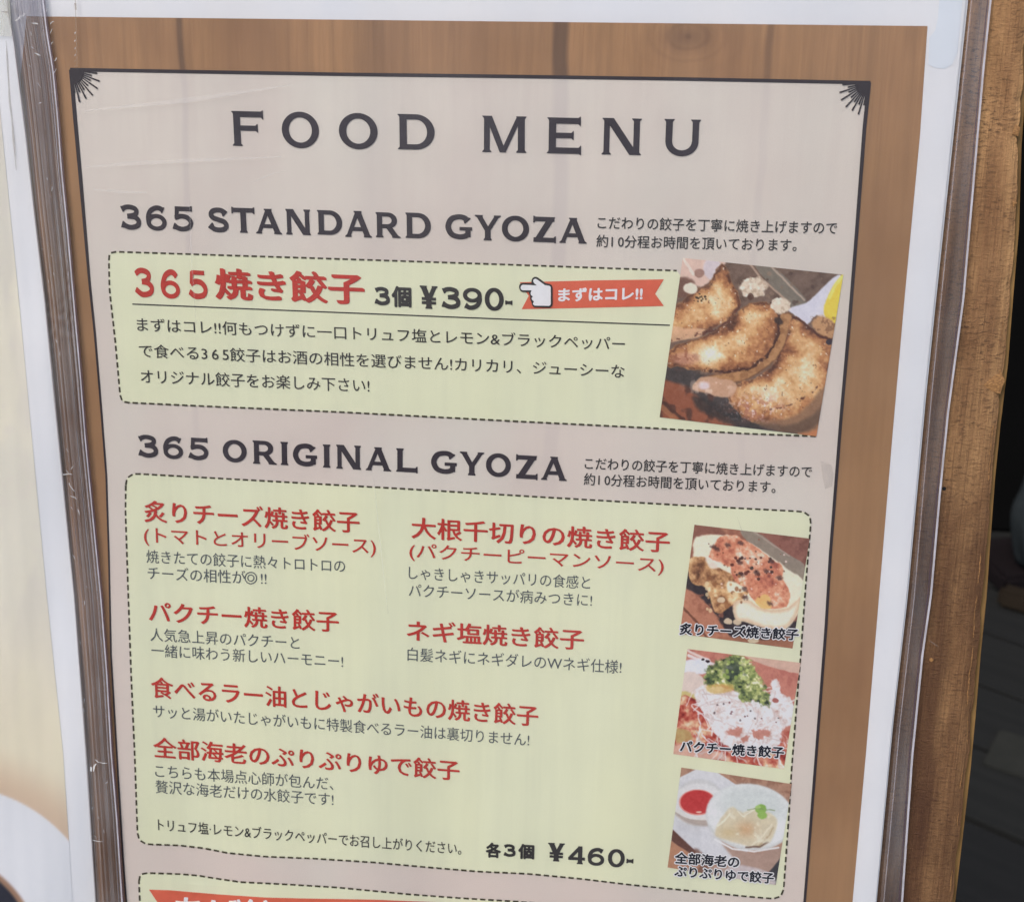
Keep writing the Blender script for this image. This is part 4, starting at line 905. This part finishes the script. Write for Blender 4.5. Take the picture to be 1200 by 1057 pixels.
Redge = [(1166, -80), (1162, 0), (1154, 75), (1146.5, 160), (1130, 350), (1112, 483), (1102, 583), (1092, 697), (1082, 767), (1070, 886), (1058, 1057), (1047, 1200)]
SLf = [(12, -80), (22, 22), (44, 160), (66, 350), (100, 700), (126, 1057), (136, 1200)]
SRf = [(x + 5.5, y) for x, y in Rw]
def sl_lift(X, Y, s, t): return .12 * np.sin(X * .035 + Y * .004) + .10 * np.sin(X * .021 - Y * .017) + .06 * np.sin(Y * .06 + X * .01)
o = sheet('front_film', SLf, SRf, 130, 150, 1.25, M_sleeve, sl, liftf=sl_lift); strip_uv(o, *grid_st(130, 150))
def mg_lift(X, Y, s, t): return -1.5 * ss(0, .5, s) + .1 * np.sin(Y * .03) * s
o = sheet('side_margin', SRf, Redge, 16, 150, 1.25, M_margin, sl, liftf=mg_lift); strip_uv(o, *grid_st(16, 150))
V, Fc = ribbon([(x - 1, y) for x, y in Redge], 2.4, .05, 8); make('welded_edge', V, Fc, M_rim, sl, uv=pageuv(V))
V, Fc = ribbon([(x - 4.4, y) for x, y in Redge], 1.6, .03, 8); make('edge_shadow_line', V, Fc, M_dark, sl, uv=pageuv(V))
V, Fc = ribbon([(x + 6.5 + min(3, max(0, y) * .004), y) for x, y in Rw], 1.1, 1.4, 8); make('inner_seam', V, Fc, M_rim_soft, sl, uv=pageuv(V))

# neighbour's sleeve with its creased clear margin lying over our sheet
ns = thing('creased_sleeve', at(60, 300, 3), 'scuffed clear sleeve of the left menu, its creased margin lapping over the wood border', 'plastic sleeve')
Bline = [(40, -80), (50, 0), (55, 40), (62, 83), (67.5, 140), (72, 200), (79, 270), (86, 350), (94, 440), (100, 517), (110, 620), (118, 700), (125, 790), (130, 880), (137, 964), (143, 1057), (150, 1200)]
NRe = [(x - 1, y) for x, y in NR]
def nf_lift(X, Y, s, t): return nlift(X, Y, s, t) + .1 * np.sin(Y * .05)
o = sheet('front_film', NL, NRe, 90, 120, 2.9, M_sleeve, ns, liftf=nf_lift); strip_uv(o, *grid_st(90, 120))
rg = np.random.RandomState(12)
ridges = [(rg.uniform(.05, .97), rg.uniform(.008, .03), rg.uniform(-.22, .3), rg.uniform(-.25, .25), rg.uniform(0, 6)) for _ in range(26)]
def fold_lift(X, Y, s, t):
    h = -1.2 * s * s
    for c, w_, a, drift, ph_ in ridges: h = h + a * np.exp(-((s - c - drift * (t - .5) - .02 * np.sin(9 * t + ph_)) / w_) ** 2) * (.55 + .45 * np.sin(t * 14 + ph_ * 3))
    r = vn(X, Y, 5, 3) - .5; g = ss(.62, .75, vn(X, Y * .35, 22, 5)); top = 1 - ss(.08, .2, t)
    return h + r * g * (.25 + .55 * top)
o = sheet('creased_margin', NRe, Bline, 90, 420, 2.9, M_fold, ns, liftf=fold_lift); strip_uv(o, *grid_st(90, 420))
V, Fc = ribbon(Bline, 1.5, 1.9, 8); make('welded_edge', V, Fc, M_rim, ns, uv=pageuv(V))
V, Fc = ribbon([(x - 3.4, y) for x, y in Bline], 1.0, 2.0, 8); make('weld_line', V, Fc, M_rim_soft, ns, uv=pageuv(V))
V, Fc = ribbon([(x + 1.9, y) for x, y in Bline], 1.6, 1.85, 8); make('edge_shadow_line', V, Fc, M_dark, ns, uv=pageuv(V))
M_tape = milky('old_tape', (.62, .62, .52), .45)
tp = sheet('tape_piece', [(-60, -60), (-40, 42)], [(8, -60), (14, 43)], 14, 14, 3.3, M_tape, None, edge=.1)
tp['label'] = 'yellowed scrap of clear tape at the top left corner of the picture'; tp['category'] = 'tape'

# ------------------------------------------------------------------ what shows beyond the board: dark decking
def ground_pt(px, py, z=0.0):
    d = np.array([(px - 600) / F, (py - 528.5) / F, 1.0]) @ R @ M3.T
    return cam_w + d * ((z - cam_w[2]) / d[2])
k = NT('dark_ground'); co = k.n('ShaderNodeTexCoord'); nz = k.noise(co.outputs['Object'], 3, 5, .6)
k.principled(k.mix(nz, (.008, .008, .008, 1), (.014, .014, .014, 1)), .95, .05, nz, .3, .01); M_ground = k.m
gs = 60
make('ground', [(-gs, -gs, -.10), (gs, -gs, -.10), (gs, gs, -.10), (-gs, gs, -.10)], [(0, 1, 2, 3)], M_ground, None, smooth=False, kind='structure')
k = NT('shade_darkened_deck'); co = k.n('ShaderNodeTexCoord'); mp_ = k.n('ShaderNodeMapping'); mp_.inputs['Scale'].default_value = (.6, 12, 6); k.l(co.outputs['Object'], mp_.inputs[0])
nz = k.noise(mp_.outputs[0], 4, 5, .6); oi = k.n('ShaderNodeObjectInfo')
b = k.mix(nz, (.012, .0125, .012, 1), (.023, .0235, .022, 1)); b = k.mix(k.math('MULTIPLY', oi.outputs['Random'], .35), b, (.010, .010, .012, 1)); k.principled(b, .85, .12, nz, .3, .003); M_deck = k.m  # planks coloured near black to carry the shop's shade
g1, g2 = ground_pt(1143, 800), ground_pt(1200, 821)
dr = (g2 - g1); dr[2] = 0; dr /= np.linalg.norm(dr); pr = np.array([-dr[1], dr[0], 0.0])
ang = math.atan2(dr[1], dr[0])
deck = bpy.data.objects.new('deck', None); COL.objects.link(deck); deck['kind'] = 'structure'; deck.matrix_world = Matrix.Translation(Vector((g1[0], g1[1], 0)))
d3 = float((ground_pt(1134, 958) - g1) @ pr); d1 = float((ground_pt(1152, 735) - g1) @ pr)
pw = abs(d3) / 2.0
import bmesh
def plank_mesh(w_, L):
    bm = bmesh.new(); bmesh.ops.create_cube(bm, size=1); bmesh.ops.scale(bm, vec=(L, w_, .026), verts=bm.verts)
    bmesh.ops.bevel(bm, geom=bm.edges[:], offset=.0015, segments=1, affect='EDGES'); me = bpy.data.meshes.new('plank'); bm.to_mesh(me); bm.free(); me.materials.append(M_deck); return me
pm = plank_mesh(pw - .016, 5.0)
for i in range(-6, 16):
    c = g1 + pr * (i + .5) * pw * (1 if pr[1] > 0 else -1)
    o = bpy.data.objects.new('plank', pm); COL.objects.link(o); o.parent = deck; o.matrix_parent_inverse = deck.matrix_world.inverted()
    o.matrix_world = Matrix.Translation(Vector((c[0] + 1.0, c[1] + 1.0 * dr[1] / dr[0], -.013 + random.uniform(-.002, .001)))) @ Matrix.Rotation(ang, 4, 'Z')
# pale flat sheet on the deck
def box(name, c, size, mat, parent=None, rz=0, bev=.004, seg=2):
    bm = bmesh.new(); bmesh.ops.create_cube(bm, size=1); bmesh.ops.scale(bm, vec=size, verts=bm.verts)
    bmesh.ops.bevel(bm, geom=bm.edges[:], offset=bev, segments=seg, affect='EDGES')
    me = bpy.data.meshes.new(name); bm.to_mesh(me); bm.free(); me.materials.append(mat)
    o = bpy.data.objects.new(name, me); COL.objects.link(o)
    o.matrix_world = Matrix.Translation(Vector(c)) @ Matrix.Rotation(rz, 4, 'Z')
    if parent is not None:
        mw_ = o.matrix_world.copy(); o.parent = parent; o.matrix_parent_inverse = parent.matrix_world.inverted(); o.matrix_world = mw_
    return o
def plain(name, a, b_, rough=.7, scale=20, spec=.08):
    k = NT(name); co = k.n('ShaderNodeTexCoord'); nz = k.noise(co.outputs['Object'], scale, 4, .6); k.principled(k.mix(nz, (*a, 1), (*b_, 1)), rough, spec, nz, .2, .002); return k.m
gp = ground_pt(1196, 888)
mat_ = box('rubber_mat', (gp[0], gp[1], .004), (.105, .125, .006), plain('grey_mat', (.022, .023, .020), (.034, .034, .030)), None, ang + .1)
mat_['label'] = 'small pale grey mat lying on the dark decking beyond the board'; mat_['category'] = 'mat'
# black panel put in for the deep shade of the doorway beyond
gw = ground_pt(1180, 690)
M_dk = plain('doorway_shade', (.002, .002, .002), (.004, .004, .004), .95, 6)
wd = box('doorway_shade_panel', (gw[0] + .5, gw[1] + .32, 1.1), (5, .06, 2.2), M_dk, None, 0, .01)
wd['label'] = 'black panel standing in for the shaded doorway behind the decking, right of the board'; wd['category'] = 'panel'
# out of focus things standing on the deck at the right edge
def ray_at_y(px, py, y):
    d = np.array([(px - 600) / F, (py - 528.5) / F, 1.0]) @ R @ M3.T; return cam_w + d * ((y - cam_w[1]) / d[1])
bc = ray_at_y(1226, 606, gw[1] + .02)
hz = bc[2] / 2 + .08
bm = bmesh.new(); bmesh.ops.create_icosphere(bm, subdivisions=4, radius=1)
for v in bm.verts:
    n_ = .10 * math.sin(v.co.x * 5 + v.co.z * 7) + .07 * math.sin(v.co.y * 9 + 1); v.co *= (1 + n_ * .5)
    if v.co.z < -.75: v.co.z = -.75
    v.co.x *= .070; v.co.y *= .09; v.co.z *= .16
me = bpy.data.meshes.new('cloth_bundle'); bm.to_mesh(me); bm.free(); me.materials.append(plain('blue_grey_cloth', (.017, .021, .023), (.032, .038, .041), .9, 30)); me.polygons.foreach_set('use_smooth', [True] * len(me.polygons))
cb = bpy.data.objects.new('cloth_bundle', me); COL.objects.link(cb); cb.location = (bc[0], bc[1], bc[2])
cb['label'] = 'blurred blue-grey cloth bundle at the right edge of the picture'; cb['category'] = 'bundle'
cr_top = bc[2] - .13
cr = box('dark_crate', (bc[0] - .01, bc[1] + .06, cr_top / 2), (.20, .20, cr_top), plain('dark_purple_wood', (.008, .006, .007), (.012, .009, .010), .8), None, .25, .01)
cr['label'] = 'dark purple-black crate under the cloth bundle, out of focus behind the board'; cr['category'] = 'crate'
fb = ground_pt(1190, 712)
wb = box('wood_block', (fb[0], fb[1], .022), (.075, .05, .044), plain('brown_block', (.016, .012, .008), (.026, .019, .013), .8), None, -.5, .01)
wb['label'] = 'small brown wood block on the decking in front of the dark crate'; wb['category'] = 'block'

# ------------------------------------------------------------------ crinkles, scratches, painted highlights and grime on the plastic
M_film_glint = milky('bright_film_glint', (.9, .9, .88), .95)
M_glint = milky('crinkle_glint', (.86, .86, .84), .62)  # glints of the crumpled film, painted as milky white flakes
M_scr = milky('fine_scratch_glint', (.80, .79, .78), .15)
M_grime = milky('brown_grime', (.30, .24, .18), .45)
rm = random.Random(5)
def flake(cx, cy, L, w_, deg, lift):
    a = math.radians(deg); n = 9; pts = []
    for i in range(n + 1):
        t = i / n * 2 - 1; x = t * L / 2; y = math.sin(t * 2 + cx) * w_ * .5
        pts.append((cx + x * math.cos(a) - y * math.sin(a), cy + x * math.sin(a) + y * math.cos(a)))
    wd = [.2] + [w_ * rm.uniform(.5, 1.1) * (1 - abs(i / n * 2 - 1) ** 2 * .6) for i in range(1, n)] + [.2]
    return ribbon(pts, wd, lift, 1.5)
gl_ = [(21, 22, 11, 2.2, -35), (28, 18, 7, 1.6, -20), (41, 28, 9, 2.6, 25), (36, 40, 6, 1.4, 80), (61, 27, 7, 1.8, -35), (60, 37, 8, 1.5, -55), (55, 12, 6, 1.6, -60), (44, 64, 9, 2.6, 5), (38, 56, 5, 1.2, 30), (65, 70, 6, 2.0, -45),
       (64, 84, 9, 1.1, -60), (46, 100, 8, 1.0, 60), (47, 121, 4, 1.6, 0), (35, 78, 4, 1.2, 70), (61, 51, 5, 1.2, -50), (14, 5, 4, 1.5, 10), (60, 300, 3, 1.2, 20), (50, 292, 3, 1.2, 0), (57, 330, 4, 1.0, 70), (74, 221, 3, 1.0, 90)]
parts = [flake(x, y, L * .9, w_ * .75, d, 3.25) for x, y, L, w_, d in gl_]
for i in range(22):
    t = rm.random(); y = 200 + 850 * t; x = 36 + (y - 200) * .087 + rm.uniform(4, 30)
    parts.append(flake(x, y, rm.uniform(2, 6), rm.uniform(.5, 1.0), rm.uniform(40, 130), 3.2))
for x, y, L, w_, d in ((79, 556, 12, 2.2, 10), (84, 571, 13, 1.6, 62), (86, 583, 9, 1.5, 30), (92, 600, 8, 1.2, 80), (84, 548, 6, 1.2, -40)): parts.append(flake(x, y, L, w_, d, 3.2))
V, Fc = merge(parts); make('crinkle_glints', V, Fc, M_glint, ns, uv=pageuv(V), kind='stuff')
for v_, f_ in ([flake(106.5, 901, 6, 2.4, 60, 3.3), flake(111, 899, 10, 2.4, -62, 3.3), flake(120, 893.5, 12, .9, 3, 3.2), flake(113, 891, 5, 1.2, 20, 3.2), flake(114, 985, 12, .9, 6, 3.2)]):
    make('film_glint', v_, f_, M_film_glint, ns, uv=pageuv(v_))  # bright glints on the film, painted near-opaque white
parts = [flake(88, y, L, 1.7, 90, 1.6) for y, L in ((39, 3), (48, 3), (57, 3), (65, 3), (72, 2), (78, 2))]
V, Fc = merge(parts); make('bubble_glints', V, Fc, M_glint, sl, uv=pageuv(V), kind='stuff')  # bright dots along the bubble line, highlights painted in white
V, Fc = merge([ribbon([(87.5, -20), (88.5, 12), (89.5, 40), (90.5, 80)], 1.3, 1.5), ribbon([(88, 4), (89, 12)], 2.4, 1.52, 2)]); make('grime_line', V, Fc, M_grime, sl, uv=pageuv(V))
parts = [ribbon([(296, 214), (310, 208), (322, 203), (335, 201)], [.3, 1.2, 1.0, .3], 1.6, 3), ribbon([(102, 196), (150, 192), (230, 188), (330, 184)], [1, 5, 4, 1], 1.6, 5),
         ribbon([(110, 222), (140, 225), (172, 226)], [1, 4, 1], 1.6, 5), ribbon([(222, 235), (224, 300), (230, 380)], [.4, 1.6, .4], 1.6, 5), ribbon([(438, 560), (446, 640), (455, 720)], [.4, 1.8, .4], 1.6, 5),
         ribbon([(864, 606), (868, 618), (872, 627)], [.3, .9, .3], 1.6, 3), ribbon([(1088, 750), (1096, 755), (1100, 758)], [.3, 1.2, .4], 1.0, 3), ribbon([(100, 130), (220, 118), (340, 100)], [1, 6, 1], 1.6, 6)]
for v_, f_ in parts: make('scratch_glint', v_, f_, M_scr, sl, uv=pageuv(v_))  # scratches plus fold highlights and reflection bars painted as milky ribbons
V, Fc = merge([ribbon([(7, 48), (8.5, 70), (10, 95), (11.5, 120), (14, 140), (16, 165), (19, 200)], [.6, 2.2, 1.6, 2.6, 1.8, 2.8, .6], 2.55, 3), ribbon([(2, 14), (9, 15)], [1, 3], 3.45, 2)])
make('grime_line', V, Fc, M_grime, nb, uv=pageuv(V))
